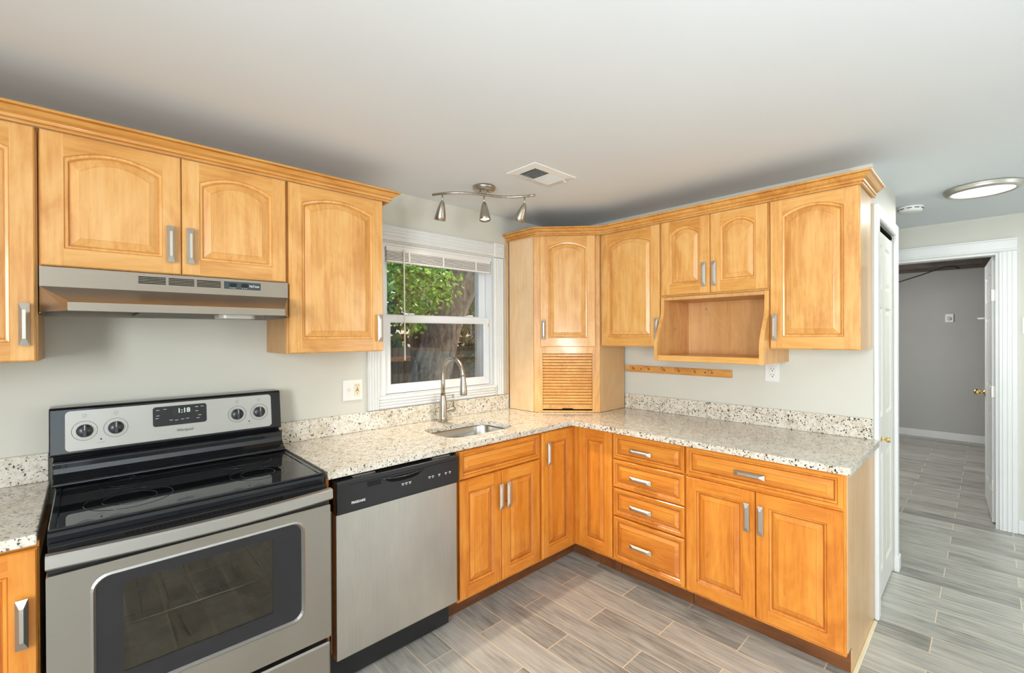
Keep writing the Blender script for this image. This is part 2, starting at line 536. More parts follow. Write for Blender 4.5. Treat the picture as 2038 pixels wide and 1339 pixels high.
def text(name, s, size, loc, mat, parent, rot=(PI / 2, 0, 0), ext=.0004, align='CENTER', shear=0, sx=1.0, spacing=1.0, offset=0):
    cu = bpy.data.curves.new(name, 'FONT'); cu.body = s; cu.size = size; cu.extrude = ext; cu.align_x = align; cu.align_y = 'CENTER'
    cu.shear = shear; cu.space_character = spacing; cu.offset = offset; cu.resolution_u = 3
    tmp = bpy.data.objects.new(name, cu); COL.objects.link(tmp)
    dg = bpy.context.evaluated_depsgraph_get(); dg.update()
    me = bpy.data.meshes.new_from_object(tmp.evaluated_get(dg))
    bpy.data.objects.remove(tmp)
    me.name = name
    for v_ in me.vertices:
        v_.co.x *= sx
    me.materials.clear(); me.materials.append(mat)
    o_ = bpy.data.objects.new(name, me); COL.objects.link(o_); o_.parent = parent; o_.location = loc; o_.rotation_euler = rot
    return o_


# ------------------------------------------------------------------ setting
HC = 2.306
fl = MB().box(-4.4, 6.0, -5.5, .0, -.06, 0).build('floor', M['floor']); struct(fl, 'grey wood-look plank tile floor with cream grout', 'floor')
struct(MB().plate([(-4.4, -5.5), (2.05, -5.5), (2.05, .2), (-4.4, .2)], [], XY, HC, HC + .08).build('ceiling', M['ceil']), 'plain white ceiling', 'ceiling')
WX0, WX1, WZ0, WZ1 = -1.645, -.778, 1.095, 2.0
struct(MB().plate([(-4.5, 0), (2.1, 0), (2.1, HC), (-4.5, HC)], [[(WX0, WZ0), (WX1, WZ0), (WX1, WZ1), (WX0, WZ1)]], XZ, 0, .2).build('wall_back', M['wall']), 'greige wall with the sink window', 'wall')
struct(bx(0, .069, -2.03, 0, 0, HC).build('wall_right', M['wall']), 'greige wall behind the peg rail', 'wall')
cw = MB(); cw.box(.685, .81, -2.03, -1.93, 0, HC); cw.box(.0692, .685, -2.03, -1.93, 2.04, HC)
struct(cw.build('wall_closet_front', M['wall']), 'closet wall around the bifold door', 'wall')
struct(bx(.71, .81, -1.93, 0, 0, HC).build('wall_closet_side', M['wall']), 'closet side wall along the hall', 'wall')
XD = 1.994
wd = MB(); wd.box(XD, 2.1, -2.48 - 3.02, -2.48, 0, HC); wd.box(XD, 2.1, -1.70, 0, 0, HC); wd.box(XD, 2.1, -2.48, -1.70, 2.04, HC)
struct(wd.build('wall_hall', M['wall']), 'hall wall around the open doorway', 'wall')
# rear and left walls with the openings that let daylight in
struct(MB().plate([(-4.5, 0), (2.1, 0), (2.1, HC), (-4.5, HC)], [[(-3.78, .27), (-2.82, .27), (-2.82, 2.23), (-3.78, 2.23)], [(.22, .27), (1.18, .27), (1.18, 2.23), (.22, 2.23)]], XZ, -5.5, -5.6).build('wall_front', M['wall']))
struct(MB().plate([(-5.5, 0), (0, 0), (0, HC), (-5.5, HC)], [[(-3.08, .97), (-2.12, .97), (-2.12, 2.13), (-3.08, 2.13)]], YZ, -4.4, -4.5).build('wall_left', M['wall']))
# far room
fw = MB(); fw.box(5.6, 5.7, -5, 0, 0, 2.62); struct(fw.build('wall_far', M['wall_far']), 'grey wall of the room beyond the doorway', 'wall')
struct(bx(2.1, 5.7, -.1, 0, 0, 2.5).build('wall_far_left', M['wall_far'])); struct(bx(2.1, 5.7, -5.1, -5, 0, 2.5).build('wall_far_right', M['wall_far']))
struct(bx(2.1, 5.7, -5.1, 0, 2.62, 2.68).build('ceiling_far', M['joist']), 'dark unfinished ceiling of the far room', 'ceiling')
for i, x in enumerate((2.75, 3.25, 3.75, 4.25, 4.75, 5.25)):
    j = bx(x, x + .045, -4.98, -.12, 2.262 + .004 * (i % 2), 2.618).build('ceiling_joist', M['joist'])
    tag(j, 'dark bare ceiling joist seen through the doorway', 'joist', 'bare joists over the far room')
struct(bx(5.586, 5.6, -5, -.1, 0, .10, bev=.004).build('baseboard_far', M['trim']))
struct(bx(XD - .014, XD, -5.4, -2.572, 0, .10, bev=.004).build('baseboard_hall', M['trim']))
# casings
tr = MB()
tr.box(.003, .07, -2.05, -2.0302, 0, 2.105, bev=.005); tr.box(.685, .752, -2.05, -2.0302, 0, 2.105, bev=.005); tr.box(.07, .685, -2.05, -2.0302, 2.038, 2.105, bev=.005)
tr.box(.68, .77, -2.056, -2.0302, 0, .09, bev=.004)
struct(tr.build('trim_1', M['trim']), 'white casing of the bifold door', 'trim')
tr = MB()
for y0, y1 in ((-2.572, -2.48), (-1.70, -1.608)):
    tr.box(XD - .016, XD, y0, y1, 0, 2.04, bev=.003)
    for k in range(3):
        yy = y0 + .022 + .024 * k
        tr.box(XD - .0185, XD - .014, yy - .005, yy + .005, 0, 2.04, bev=.002)
tr.box(XD - .016, XD, -2.572, -1.608, 2.04, 2.135, bev=.003)
tr.box(XD - .022, XD - .012, -2.572, -1.608, 2.12, 2.135, bev=.003)
tr.box(XD - .020, XD - .012, -2.572, -1.608, 2.045, 2.06, bev=.003)
# jamb
tr.box(XD, 2.1, -2.48, -2.463, 0, 2.023); tr.box(XD, 2.1, -1.717, -1.70, 0, 2.023); tr.box(XD, 2.1, -2.48, -1.70, 2.023, 2.04)
struct(tr.build('trim_2', M['trim']), 'white fluted casing of the hall doorway', 'trim')
struct(bx(-.60, -.01, -2.046, -2.031, 0, .008, bev=.002).build('trim_3', M['caulk']), 'cream caulk strip at the foot of the end panel', 'trim')


# panel door leaf: local x 0..w, z 0..h, front faces -y, thickness th
def panel_leaf(w, h, panels, th=.03, both=True):
    mb = MB()
    holes = [[(a, c), (b_, c), (b_, d), (a, d)] for a, b_, c, d in panels]
    mb.plate([(0, 0), (w, 0), (w, h), (0, h)], holes, XZ, -th, 0, back=True)
    for a, b_, c, d in panels:
        for y0, sg in ((-th, 1), (0, -1)):
            def lp(i, dep):
                return [(a + i, y0 + sg * dep, c + i), (b_ - i, y0 + sg * dep, c + i), (b_ - i, y0 + sg * dep, d - i), (a + i, y0 + sg * dep, d - i)]
            mb.loops([lp(0, 0), lp(.012, .008), lp(.02, .008), lp(.04, .002)], [0, 0, 0], cap=True)
    return mb


# bifold closet door (closed)
d1 = sempty('door_1', (.072, -2.026, .012)); struct(d1, 'white bifold closet door beside the counter', 'door')
for k in range(2):
    W_ = .304
    pn = [(.05, W_ - .05, .14, .78), (.05, W_ - .05, .98, 1.58), (.05, W_ - .05, 1.68, 1.92)]
    lf = panel_leaf(W_, 1.99, pn, .03).build('door_leaf', M['door'], d1, loc=(k * .306, .03, 0))
kn = MB(); kn.lathe([(.017, 0), (.017, .004), (.006, .007), (.006, .02), (.014, .026), (.016, .034), (.010, .042), (0, .043)], (.155, -.002, .868), (0, -1, 0), 18)
kn.build('knob', M['brass'], d1)
struct(bx(.0, .61, .0, .03, 2.003, 2.02).build('track', M['dark'], d1))

# open panel door of the far room
d2 = sempty('door_2', (2.112, -2.445, .012), math.radians(3.1)); struct(d2, 'white six-panel door standing open into the far room', 'door')
pn = []
for a, b_ in ((.11, .335), (.415, .64)):
    pn += [(a, b_, .2, .82), (a, b_, 1.0, 1.56), (a, b_, 1.68, 1.9)]
lf = panel_leaf(.75, 2.01, pn, .035)
# mirror so that the shown face looks toward +y
lf.build('door_leaf', M['trim'], d2, loc=(0, .0, 0))
for sg in (1, -1):
    kb = MB(); kb.lathe([(.03, 0), (.03, .006), (.011, .01), (.011, .03), (.022, .036), (.028, .05), (.024, .064), (.012, .07), (0, .071)], (.69, 0 if sg > 0 else -.035, .915), (0, sg, 0), 20)
    kb.build('knob', M['brass'], d2)
for z in (.28, .99, 1.72):
    hb = MB(); hb.box(-.003, .0, -.033, .003, z - .045, z + .045, bev=.001); hb.lathe([(.006, -.045), (.006, .045)], (-.004, -.038, z), (0, 0, 1), 10)
    hb.build('hinge', M['pull'], d2)
bx(.735, .745, .0, .045, 1.555, 1.57, bev=.002).build('hook', M['white'], d2)

# ------------------------------------------------------------------ window over the sink
w1 = sempty('window_1', (-1.21, 0, 1.095)); struct(w1, 'white double-hung window over the sink', 'window')


def wl(mb):  # shift world coordinates into the window's frame
    bmesh.ops.translate(mb.bm, vec=Vector((1.21, 0, -1.095)), verts=mb.bm.verts[:]); return mb


def fluted(mb, horiz, a0, a1, b0, b1):
    """flat board with ridges running along its length; (a = length axis, b = width axis)"""
    n = 4; wd_ = (b1 - b0)
    if horiz:
        mb.box(a0, a1, -.016, -.0005, b0, b1, bev=.002)
        for k in range(n):
            c_ = b0 + wd_ * (k + .7) / (n + .4); mb.box(a0, a1, -.0215, -.014, c_ - wd_ * .075, c_ + wd_ * .075, bev=.0025)
    else:
        mb.box(b0, b1, -.016, -.0005, a0, a1, bev=.002)
        for k in range(n):
            c_ = b0 + wd_ * (k + .7) / (n + .4); mb.box(c_ - wd_ * .075, c_ + wd_ * .075, -.0215, -.014, a0, a1, bev=.0025)


ca = MB()
CX0, CX1, CZ0, CZ1 = -1.724, -.683, 1.021, 2.103
fluted(ca, True, CX0 + .0, CX1 - .085, 2.012, CZ1 - .003); fluted(ca, True, CX0 + .06, CX1 - .06, CZ0, 1.093)
fluted(ca, False, CZ0, 2.0, CX0, -1.65); fluted(ca, False, CZ0, 2.0, -.772, CX1)
for xx in (CX0 - .002, -.775):
    ca.box(xx, xx + .094, -.024, -.0005, 2.003, 2.106, bev=.004)
    ca.lathe([(.03, 0), (.03, .004), (.022, .005), (.02, .002), (.010, .002), (.008, .006), (0, .007)], (xx + .047, -.024, 2.055), (0, -1, 0), 20)
wl(ca).build('casing', M['trim'], w1)
fr = MB()
fr.plate([(WX0 + .001, WZ0 + .001), (WX1 - .001, WZ0 + .001), (WX1 - .001, WZ1 - .001), (WX0 + .001, WZ1 - .001)], [[(-1.608, 1.099), (-.768 - .012, 1.099), (-.78, 1.975), (-1.608, 1.975)]], XZ, .004, .14)
wl(fr).build('window_frame', M['vinyl'], w1)


def sash(name, x0, x1, z0, z1, y, st, rl0, rl1, gm):
    mb = MB(); gi = (x0 + st, x1 - st, z0 + rl0, z1 - rl1)
    mb.plate([(x0, z0), (x1, z0), (x1, z1), (x0, z1)], [[(gi[0], gi[2]), (gi[1], gi[2]), (gi[1], gi[3]), (gi[0], gi[3])]], XZ, y, y + .03)
    i = .008
    mb.plate([(gi[0], gi[2]), (gi[1], gi[2]), (gi[1], gi[3]), (gi[0], gi[3])], [[(gi[0] + i, gi[2] + i), (gi[1] - i, gi[2] + i), (gi[1] - i, gi[3] - i), (gi[0] + i, gi[3] - i)]], XZ, y + .006, y + .026)
    s_ = wl(mb).build(name, M['vinyl'], w1)
    p = MB(); p.box(gi[0] + .004, gi[1] - .004, y + .014, y + .018, gi[2] + .004, gi[3] - .004)
    wl(p).build('pane', gm, s_)
    return s_


sl = sash('lower_sash', -1.600, -.785, 1.103, 1.572, .03, .036, .045, .036, M['glass_low'])
su = sash('upper_sash', -1.606, -.785, 1.535, 1.972, .072, .042, .036, .05, M['glass'])
for lx in (-1.42, -.955):
    lk = MB(); lk.box(lx - .03, lx + .03, .032, .058, 1.573, 1.581, bev=.002); lk.box(lx - .012, lx + .03, .036, .05, 1.581, 1.588, bev=.002)
    wl(lk).build('sash_lock', M['vinyl'], sl)
st = MB(); st.box(-.797, -.789, .0285, .030, 1.508, 1.533); wl(st).build('sticker', M['paper'], sl)

# mini blind, raised
bl = thing('window_blind', 'raised white mini blind stacked at the top of the sink window', 'blind', (-1.2, -.006, 1.885))
bx(-.402, .402, -.0, .028, .066, .098, bev=.003).build('headrail', M['blind'], bl)
sb = MB()
for k in range(6):
    z = .0165 + .0086 * k
    sb.box(-.398, .398, .001, .026, z, z + .0042)
sb.build('slats', M['blind'], bl)
bx(-.399, .399, .001, .027, .0, .013, bev=.003).build('bottom_rail', M['blind'], bl)
for x in (-.25, .0, .27):
    bx(x - .006, x + .006, -.0035, -.0005, .006, .07, bev=.001).build('ladder_cord', M['white'], bl)
wv = MB(); wv.tube([(-.292, -.008, .078), (-.292, -.010, .05), (-.288, -.008, -.585)], .0045, 8); wv.build('tilt_wand', M['white'], bl)


# ------------------------------------------------------------------ cabinets
def door_mesh(w, h, arch=False, stile=.055, rb=.06, rt=None, rise=.035, t=.02, panel=True):
    """frame with moulded edge; returns (frame MB, panel MB). slots 0 = upright grain, 1 = rail grain, 2 = groove"""
    rt = rt if rt is not None else (.045 if arch else rb)
    NA = 14 if arch else 1
    fr_ = MB(); e = .004
    x0, x1, z0 = stile, w - stile, rb
    zt = h - rt          # apex / straight
    def top(x):
        if not arch:
            return zt
        u = (x - (x0 + x1) / 2) / ((x1 - x0) / 2)
        return zt - rise * u * u
    def outline(i, y):
        """opening outline inset by i at depth y: BL, BR, then top from right to left"""
        a, b_ = x0 + i, x1 - i
        p = [(a, y, z0 + i), (b_, y, z0 + i)]
        for k in range(NA + 1):
            x = b_ + (a - b_) * k / NA
            p.append((x, y, top(x0 + (x1 - x0) * (x - a) / (b_ - a)) - i))
        return p
    # sides, back and eased edge
    yf = -t
    rect = lambda i, y: [(i, y, i), (w - i, y, i), (w - i, y, h - i), (i, y, h - i)]
    fr_.loops([rect(0, 0), rect(0, yf + e), rect(e, yf)], [0, 0], cap=False)
    fr_.face(rect(0, 0), 0)
    # front: stiles and rails
    fr_.face([(e, yf, e), (x0, yf, e), (x0, yf, h - e), (e, yf, h - e)], 0)
    fr_.face([(x1, yf, e), (w - e, yf, e), (w - e, yf, h - e), (x1, yf, h - e)], 0)
    fr_.face([(x0, yf, e), (x1, yf, e), (x1, yf, z0), (x0, yf, z0)], 1)
    tp = outline(0, yf)[2:]
    for a, b_ in zip(tp, tp[1:]):
        fr_.face([a, b_, (b_[0], yf, h - e), (a[0], yf, h - e)], 1)
    # moulded inner edge
    fr_.loops([outline(0, yf), outline(.003, yf + .0035), outline(.010, yf + .005), outline(.014, yf + .010)], [2, 0, 2], cap=False)
    pn_ = MB()
    pn_.loops([outline(.0135, yf + .0108), outline(.017, yf + .0108), outline(.038, yf + .002), outline(.040, yf + .0016)], [2, 0, 2], cap=True, capmi=0)
    # fix normals of open shells: flip toward -y where needed
    return fr_, pn_


def orient(mb):
    mb.bm.normal_update()
    for f in mb.bm.faces:
        pass
    return mb


def handle(parent, cx, cz, vert, y=-.0, L_=.135, W_=.025, mat=None):
    """bevelled bar pull on two posts, centre at (cx, y, cz)"""
    mb = MB(); hl, hw = L_ / 2, W_ / 2
    def rc(a, b_, yy):
        q = [(-a, yy, -b_), (a, yy, -b_), (a, yy, b_), (-a, yy, b_)]
        return [(p[2], p[1], p[0]) for p in q] if vert else q
    mb.loops([rc(hl, hw, -.016), rc(hl, hw, -.021), rc(hl - .022, hw * .32, -.030)], [0, 0], cap=True)
    mb.face(rc(hl, hw, -.016))
    for s_ in (-1, 1):
        a = hl * .62 * s_
        c_ = (0, 0, a) if vert else (a, 0, 0)
        mb.lathe([(.0055, 0), (.0055, .0165)], c_, (0, -1, 0), 10)
    return mb.build('handle', mat or M['pull'], parent, loc=(cx, y, cz))


T_ = .02


def add_door(root, x0, x1, z0, z1, y, mats, arch=False, hnd=None, name='door', **kw):
    f_, p_ = door_mesh(x1 - x0, z1 - z0, arch, **kw)
    d_ = f_.build(name, [mats[0], mats[1], mats[2]], root, loc=(x0, y, z0))
    p_.build('raised_panel', [mats[0] if name == 'door' else mats[1], mats[1], mats[2]], d_)
    if hnd:
        for hh in hnd:
            handle(d_, hh[0] - x0, hh[1] - z0, hh[2], y=-T_)
    return d_


UP_ = (M['maple'], M['maple_h'], M['maple_g'])
LO_ = (M['base'], M['base_h'], M['base_g'])


def upper(label, loc, rot, w, h, doors, depth=.305, name='wall_cabinet', bottom=None):
    r = thing(name, label, 'cabinet', loc, rot, 'maple wall cabinets')
    bd = MB(); bd.box(.0008, w - .0008, -depth + .02, -.002, 0, h, bev=.0015)
    bd.build('body', M['laminate_in'] if bottom is None else bottom, r)
    ff = MB(); ff.box(.0005, w - .0005, -depth, -depth + .0198, 0, h, bev=.0015); ff.build('face_frame', M['maple'], r)
    for x0, x1, z0, z1, hn in doors:
        add_door(r, x0, x1, z0, z1, -depth - .0008, UP_, True, hn)
    return r


ZB, ZT = 1.371, 2.133
H_ = ZT - ZB
g = .005
# wall above the range, left to right
upper('wide maple wall cabinet at the left edge of the photo', (-3.455, 0, ZB), 0, .457, H_, [(g, .457 - g, .003, H_ - .004, [(.428, .121, True)])])
upper('short two-door maple cabinet above the steel range hood', (-2.997, 0, 1.682), 0, .754, ZT - 1.682,
      [(g, .3765, .003, ZT - 1.686, [(.343, .113, True)]), (.3795, .754 - g, .003, ZT - 1.686, [(.404, .113, True)])])
upper('maple wall cabinet just left of the window', (-2.242, 0, ZB), 0, .457, H_, [(g, .457 - g, .003, H_ - .004, [(.425, .117, True)])])
# right wall
upper('tall maple cabinet between the corner unit and the open shelf', (0, -.604, ZB), R90, .443, H_, [(g, .443 - g, .003, H_ - .004, [(.424, .112, True)])])
upper('short two-door maple cabinet above the open shelf box', (0, -1.049, 1.676), R90, .602, ZT - 1.676,
      [(g, .2995, .008, ZT - 1.68, [(.272, .113, True)]), (.3025, .602 - g, .008, ZT - 1.68, [(.330, .113, True)])])
upper('tall maple cabinet at the closet end of the right wall', (0, -1.653, ZB), R90, .376, H_, [(g, .376 - g, .003, H_ - .004, [(.028, .112, True)])], bottom=M['lam'])

# diagonal corner unit reaching the counter
A0 = Vector((-.632, -.270)); A1 = Vector((-.325, -.5985))
cc = thing('corner_cabinet', 'diagonal maple corner cabinet standing on the counter with a slatted roll-up door below', 'cabinet', (-.3, -.3, .915), 0, 'maple wall cabinets')
def cl(mb):
    bmesh.ops.translate(mb.bm, vec=Vector((.3, .3, -.915)), verts=mb.bm.verts[:]); return mb
dv = (A1 - A0).normalized(); nv2 = Vector((dv.y, -dv.x)) ; nv2 = -nv2 if nv2.dot(Vector((-1, -1))) < 0 else nv2
in_ = -nv2 * .02
sd = MB(); sd.box(-.632, -.612, -.262, -.0225, .916, ZT); cl(sd).build('side_panel', M['lam_lit'], cc)
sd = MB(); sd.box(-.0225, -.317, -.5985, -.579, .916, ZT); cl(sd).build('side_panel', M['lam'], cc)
sd = MB(); sd.box(-.648, -.633, -.016, -.001, 1.02, 2.126, bev=.002); cl(sd).build('scribe_strip', M['lam'], cc)
ang = math.atan2(dv.y, dv.x); WD = (A1 - A0).length
dg_ = sempty('face', (A0.x + .3, A0.y + .3, 0), ang)
def dl(mb, y=0):
    Mx = Matrix.Translation((A0.x + .3, A0.y + .3, 0)) @ Matrix.Rotation(ang, 4, 'Z'); bmesh.ops.transform(mb.bm, matrix=Mx, verts=mb.bm.verts[:]); return mb
bpy.data.objects.remove(dg_)
ff = MB(); Hc_ = ZT - .915
ff.plate([(0, .001), (WD, .001), (WD, Hc_), (0, Hc_)], [[(.058, .012), (.398, .012), (.398, .405), (.058, .405)], [(.06, .47), (.40, .47), (.40, Hc_ - .05), (.06, Hc_ - .05)]], XZ, 0, .02)
dl(ff).build('face_frame', M['maple'], cc)
ins = MB(); ins.box(.03, .42, .021, .028, .44, Hc_ - .02); dl(ins).build('inner_shelf_back', M['laminate_in'], cc)
dark = MB(); dark.box(.02, WD - .02, .06, .066, .001, .43); dl(dark).build('garage_back', M['dark'], cc)
tb = MB(); ns = 17; z0 = .055
for k in range(ns):
    za = z0 + (.404 - z0) * k / ns; zb = z0 + (.404 - z0) * (k + 1) / ns
    tb.loops([[(.059, .016, za), (.397, .016, za), (.397, .016, zb), (.059, .016, zb)], [(.059, .0095, za + .0015), (.397, .0095, za + .0015), (.397, .0095, zb - .003), (.059, .0095, zb - .003)],
              [(.059, .007, za + .005), (.397, .007, za + .005), (.397, .007, zb - .007), (.059, .007, zb - .007)]], [1, 0], cap=True)
dl(tb).build('tambour_door', [M['maple_h'], M['maple_g']], cc)
tl_ = MB(); tl_.plate([(.059, .022), (.19, .022), (.195, .027), (.262, .027), (.267, .022), (.397, .022), (.397, .054), (.059, .054)], [], XZ, .004, .016); dl(tl_).build('tambour_rail', M['maple_h'], cc)
f_, p_ = door_mesh(.375, .762, True)
Mx = Matrix.Translation((A0.x + .3, A0.y + .3, 0)) @ Matrix.Rotation(ang, 4, 'Z') @ Matrix.Translation((.043, -.0008, .452))
cd = f_.build('door', list(UP_), cc); cd.matrix_local = Mx
p_.build('raised_panel', list(UP_), cd)
handle(cd, .022, .118, True, y=-T_)


# crown moulding swept along a polyline (outside on the left hand of travel reversed by sgn)
def sweep(path, prof, sgn, closed_ends=True):
    mb = MB(); P = [Vector(p) for p in path]; rings = []
    for i, p in enumerate(P):
        ns_ = []
        if i > 0:
            d_ = (P[i] - P[i - 1]).normalized(); ns_.append(Vector((-d_.y, d_.x)) * sgn)
        if i < len(P) - 1:
            d_ = (P[i + 1] - P[i]).normalized(); ns_.append(Vector((-d_.y, d_.x)) * sgn)
        if len(ns_) == 2:
            b_ = (ns_[0] + ns_[1]); b_ = b_ / (b_.length_squared / 2) if b_.length > 1e-6 else ns_[0]
        else:
            b_ = ns_[0]
        rings.append([mb.bm.verts.new((p.x + b_.x * d, p.y + b_.y * d, z)) for d, z in prof])
    n = len(prof)
    for a, b_ in zip(rings, rings[1:]):
        for k in range(n):
            mb.bm.faces.new((a[k], a[(k + 1) % n], b_[(k + 1) % n], b_[k]))
    for rg in (rings[0], rings[-1]):
        mb.bm.faces.new(rg)
    return mb


CP = [(.0015, 2.1335), (.0015, 2.119), (.010, 2.119), (.012, 2.124), (.006, 2.1275), (.006, 2.130), (.016, 2.1325), (.018, 2.138), (.011, 2.1415), (.012, 2.145), (.026, 2.152), (.034, 2.160), (.040, 2.166), (.036, 2.169), (.048, 2.1705), (.050, 2.175), (.048, 2.180), (.0015, 2.180)]
CP = [(a, 2.128 + (z - 2.119) * (.051 / .061)) for a, z in CP]
cr = sweep([(-3.46, -.304), (-1.784, -.304), (-1.784, -.002)], [(a + (.0225 if a < .002 else .0225), z) for a, z in CP], -1)
crl = cr.build('crown_molding', M['maple_h']); tag(crl, 'maple crown moulding over the cabinets on the range side', 'moulding', 'maple crown mouldings')
q0 = A0 + nv2 * .0225
def onx(x):
    k = (x - q0.x) / dv.x
    return (x, q0.y + dv.y * k)
cr = sweep([(-.6345, -.002), onx(-.6345), onx(-.3275), (-.3275, -2.0305), (-.002, -2.0305)], [(a + .0005, z) for a, z in CP], -1)
crr = cr.build('crown_molding', M['maple_h']); tag(crr, 'maple crown moulding bending around the corner cabinet to the closet', 'moulding', 'maple crown mouldings')

# open shelf box under the two-door cabinet
sh = thing('shelf_box', 'open maple shelf box with curved sides hanging under the short cabinet', 'shelf', (0, -1.058, 1.293), R90)
WS, HS = .597, .380
prof = [(-.002, 0), (-.42, 0), (-.42, .08)]
for k in range(13):
    u = k / 12; s_ = u * u * (3 - 2 * u); prof.append((-.42 + .083 * s_, .09 + .21 * u))
prof += [(-.335, HS), (-.002, HS)]
for x0 in (0, WS - .02):
    sp_ = MB(); sp_.plate(prof, [], lambda u, v, t: Vector((t, u, v)), x0, x0 + .02); sp_.build('side_panel', M['maple'], sh)
bx(.0205, WS - .0205, -.012, -.002, .0, HS - .001).build('back_panel', M['laminate_in'], sh)
bx(.0205, WS - .0205, -.333, -.013, HS - .02, HS - .001, bev=.001).build('top_panel', M['laminate_in'], sh)
bx(.0205, WS - .0205, -.40, -.013, .012, .030, bev=.001).build('shelf_board', M['maple_h'], sh)
bx(.0205, WS - .0205, -.421, -.4015, .0, .034, bev=.003).build('front_rail', M['maple_h'], sh)
for c_, d_ in (((.14, -.0125, .315), (0, -1, 0)), ((.0206, -.2, .19), (1, 0, 0))):
    k_ = MB(); k_.lathe([(.007, 0), (.007, .002), (.003, .003), (0, .003)], c_, d_, 12); k_.build('screw_cap', M['pull'], sh)

# base cabinets
TOE = .105; BT = .882


def base(label, loc, rot, w, fronts, name='base_cabinet', toe=True, body_mat=None, toe_ext=(0, 0), btop=BT - .06):
    r = thing(name, label, 'cabinet', loc, rot, 'amber maple base cabinets')
    bd = MB(); bd.box(.0008, w - .0008, -.58, -.002, TOE, btop); bd.build('body', body_mat or M['laminate_in'], r)
    ff = MB(); ff.box(.0006, w - .0006, -.60, -.5802, TOE, BT, bev=.001); ff.build('face_frame', M['base'], r)
    if toe:
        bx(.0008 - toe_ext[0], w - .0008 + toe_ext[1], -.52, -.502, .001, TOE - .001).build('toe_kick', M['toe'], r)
    for kind, x0, x1, z0, z1, hn in fronts:
        if kind == 'door':
            add_door(r, x0, x1, z0, z1, -.6008, LO_, False, hn)
        else:
            add_door(r, x0, x1, z0, z1, -.6008, LO_, False, hn, name='drawer' if kind == 'drawer' else 'false_front', stile=.017, rb=.017)
    return r


base('amber maple base cabinet left of the range', (-3.44, 0, 0), 0, .457, [('door', .004, .453, .122, .866, [(.424, .675, True)])])
base('amber maple sink cabinet with a plain front above two doors', (-1.541, 0, 0), 0, .607,
     [('false', .004, .589, .726, .868, None), ('door', .004, .285, .124, .718, [(.268, .585, True)]), ('door', .289, .589, .124, .718, [(.322, .585, True)])], btop=.66)
# corner base: two hinged doors meeting at the inner corner
cb = thing('corner_base_cabinet', 'amber maple corner base cabinet with two narrow doors meeting at the inside corner', 'cabinet', (-.3, -.3, 0), 0, 'amber maple base cabinets')
o3 = Vector((.3, .3, 0))
def c3(mb):
    bmesh.ops.translate(mb.bm, vec=o3, verts=mb.bm.verts[:]); return mb
bd = MB(); bd.plate([(-.933, -.002), (-.002, -.002), (-.002, -.894), (-.58, -.894), (-.58, -.58), (-.933, -.58)], [], XY, TOE, BT - .06); c3(bd).build('body', M['laminate_in'], cb)
tk = MB(); tk.plate([(-.932, -.502), (-.502, -.502), (-.502, -.894), (-.52, -.894), (-.52, -.52), (-.932, -.52)], [], XY, .001, TOE - .001); c3(tk).build('toe_kick', M['toe'], cb)
ff = MB(); ff.box(-.933, -.602, -.60, -.5802, TOE, BT); ff.box(-.60, -.5802, -.894, -.5802, TOE, BT); c3(ff).build('face_frame', M['base'], cb)
dA = add_door(cb, -.930 + .3, -.645 + .3, .122, .868, -.6008 + .3, LO_, False, [(-.890 + .3, .745, True)], stile=.05)
f_, p_ = door_mesh(.245, .746, False, stile=.05)
dB = f_.build('door', list(LO_), cb); dB.location = (-.6008 + .3, -.645 + .3, .122); dB.rotation_euler.z = R90
p_.build('raised_panel', list(LO_), dB)
base('amber maple base cabinet with a stack of four drawers', (0, -.896, 0), R90, .445,
     [('drawer', .004, .441, .720, .866, [(.195, .785, False)]), ('drawer', .004, .441, .552, .712, [(.195, .628, False)]),
      ('drawer', .004, .441, .384, .544, [(.195, .462, False)]), ('drawer', .004, .441, .122, .376, [(.195, .243, False)])])
be = base('amber maple base cabinet with a wide drawer over two doors', (0, -1.343, 0), R90, .682,
     [('drawer', .004, .674, .722, .866, [(.318, .79, False)]), ('door', .004, .336, .122, .710, [(.306, .590, True)]), ('door', .340, .674, .122, .710, [(.366, .590, True)])])
ep = MB(); ep.plate([(-.002, .001), (-.52, .001), (-.52, .10), (-.545, .125), (-.6, .125), (-.6, BT), (-.002, BT)], [], lambda u, v, t: Vector((t, u, v)), .682, .688); ep.build('end_panel', M['lam'], be)
fp = bx(-2.192, -2.180, -.612, -.004, .06, BT, bev=.002).build('filler_panel', M['base']); tag(fp, 'thin amber maple upright panel between range and dishwasher', 'panel')

# ------------------------------------------------------------------ counters and backsplashes
ZC0, ZC1 = .8835, .914


def granite_slab(name, poly, holes, z0, z1, label, cat, group=None):
    mb = MB(); mb.plate(poly, holes, XY, z1, z0)
    o_ = mb.build(name, M['granite'])
    bv = o_.modifiers.new('bevel', 'BEVEL'); bv.width = .004; bv.segments = 2; bv.limit_method = 'ANGLE'; bv.angle_limit = math.radians(50)
    return tag(o_, label, cat, group)


SX0, SX1, SY0, SY1 = -1.515, -1.045, -.530, -.212
hole = rrect(SX0, SX1, SY0, SY1, .085, 7)
granite_slab('countertop', [(-2.196, -.002), (-2.196, -.648), (-.686, -.648), (-.686, -2.055), (-.004, -2.055), (-.004, -2.0305), (-.002, -2.0295), (-.002, -.002)], [hole], ZC0, ZC1,
             'speckled beige granite countertop turning the corner with a sink cutout', 'countertop', 'granite countertops')
granite_slab('countertop', [(-3.45, -.002), (-3.45, -.648), (-2.986, -.648), (-2.986, -.002)], [], ZC0, ZC1, 'short speckled granite countertop left of the range', 'countertop', 'granite countertops')


def gbox(x0, x1, y0, y1, label):
    o_ = bx(x0, x1, y0, y1, ZC1 + .0006, 1.018, bev=.0015).build('backsplash', M['granite']); return tag(o_, label, 'backsplash', 'granite backsplash strips')


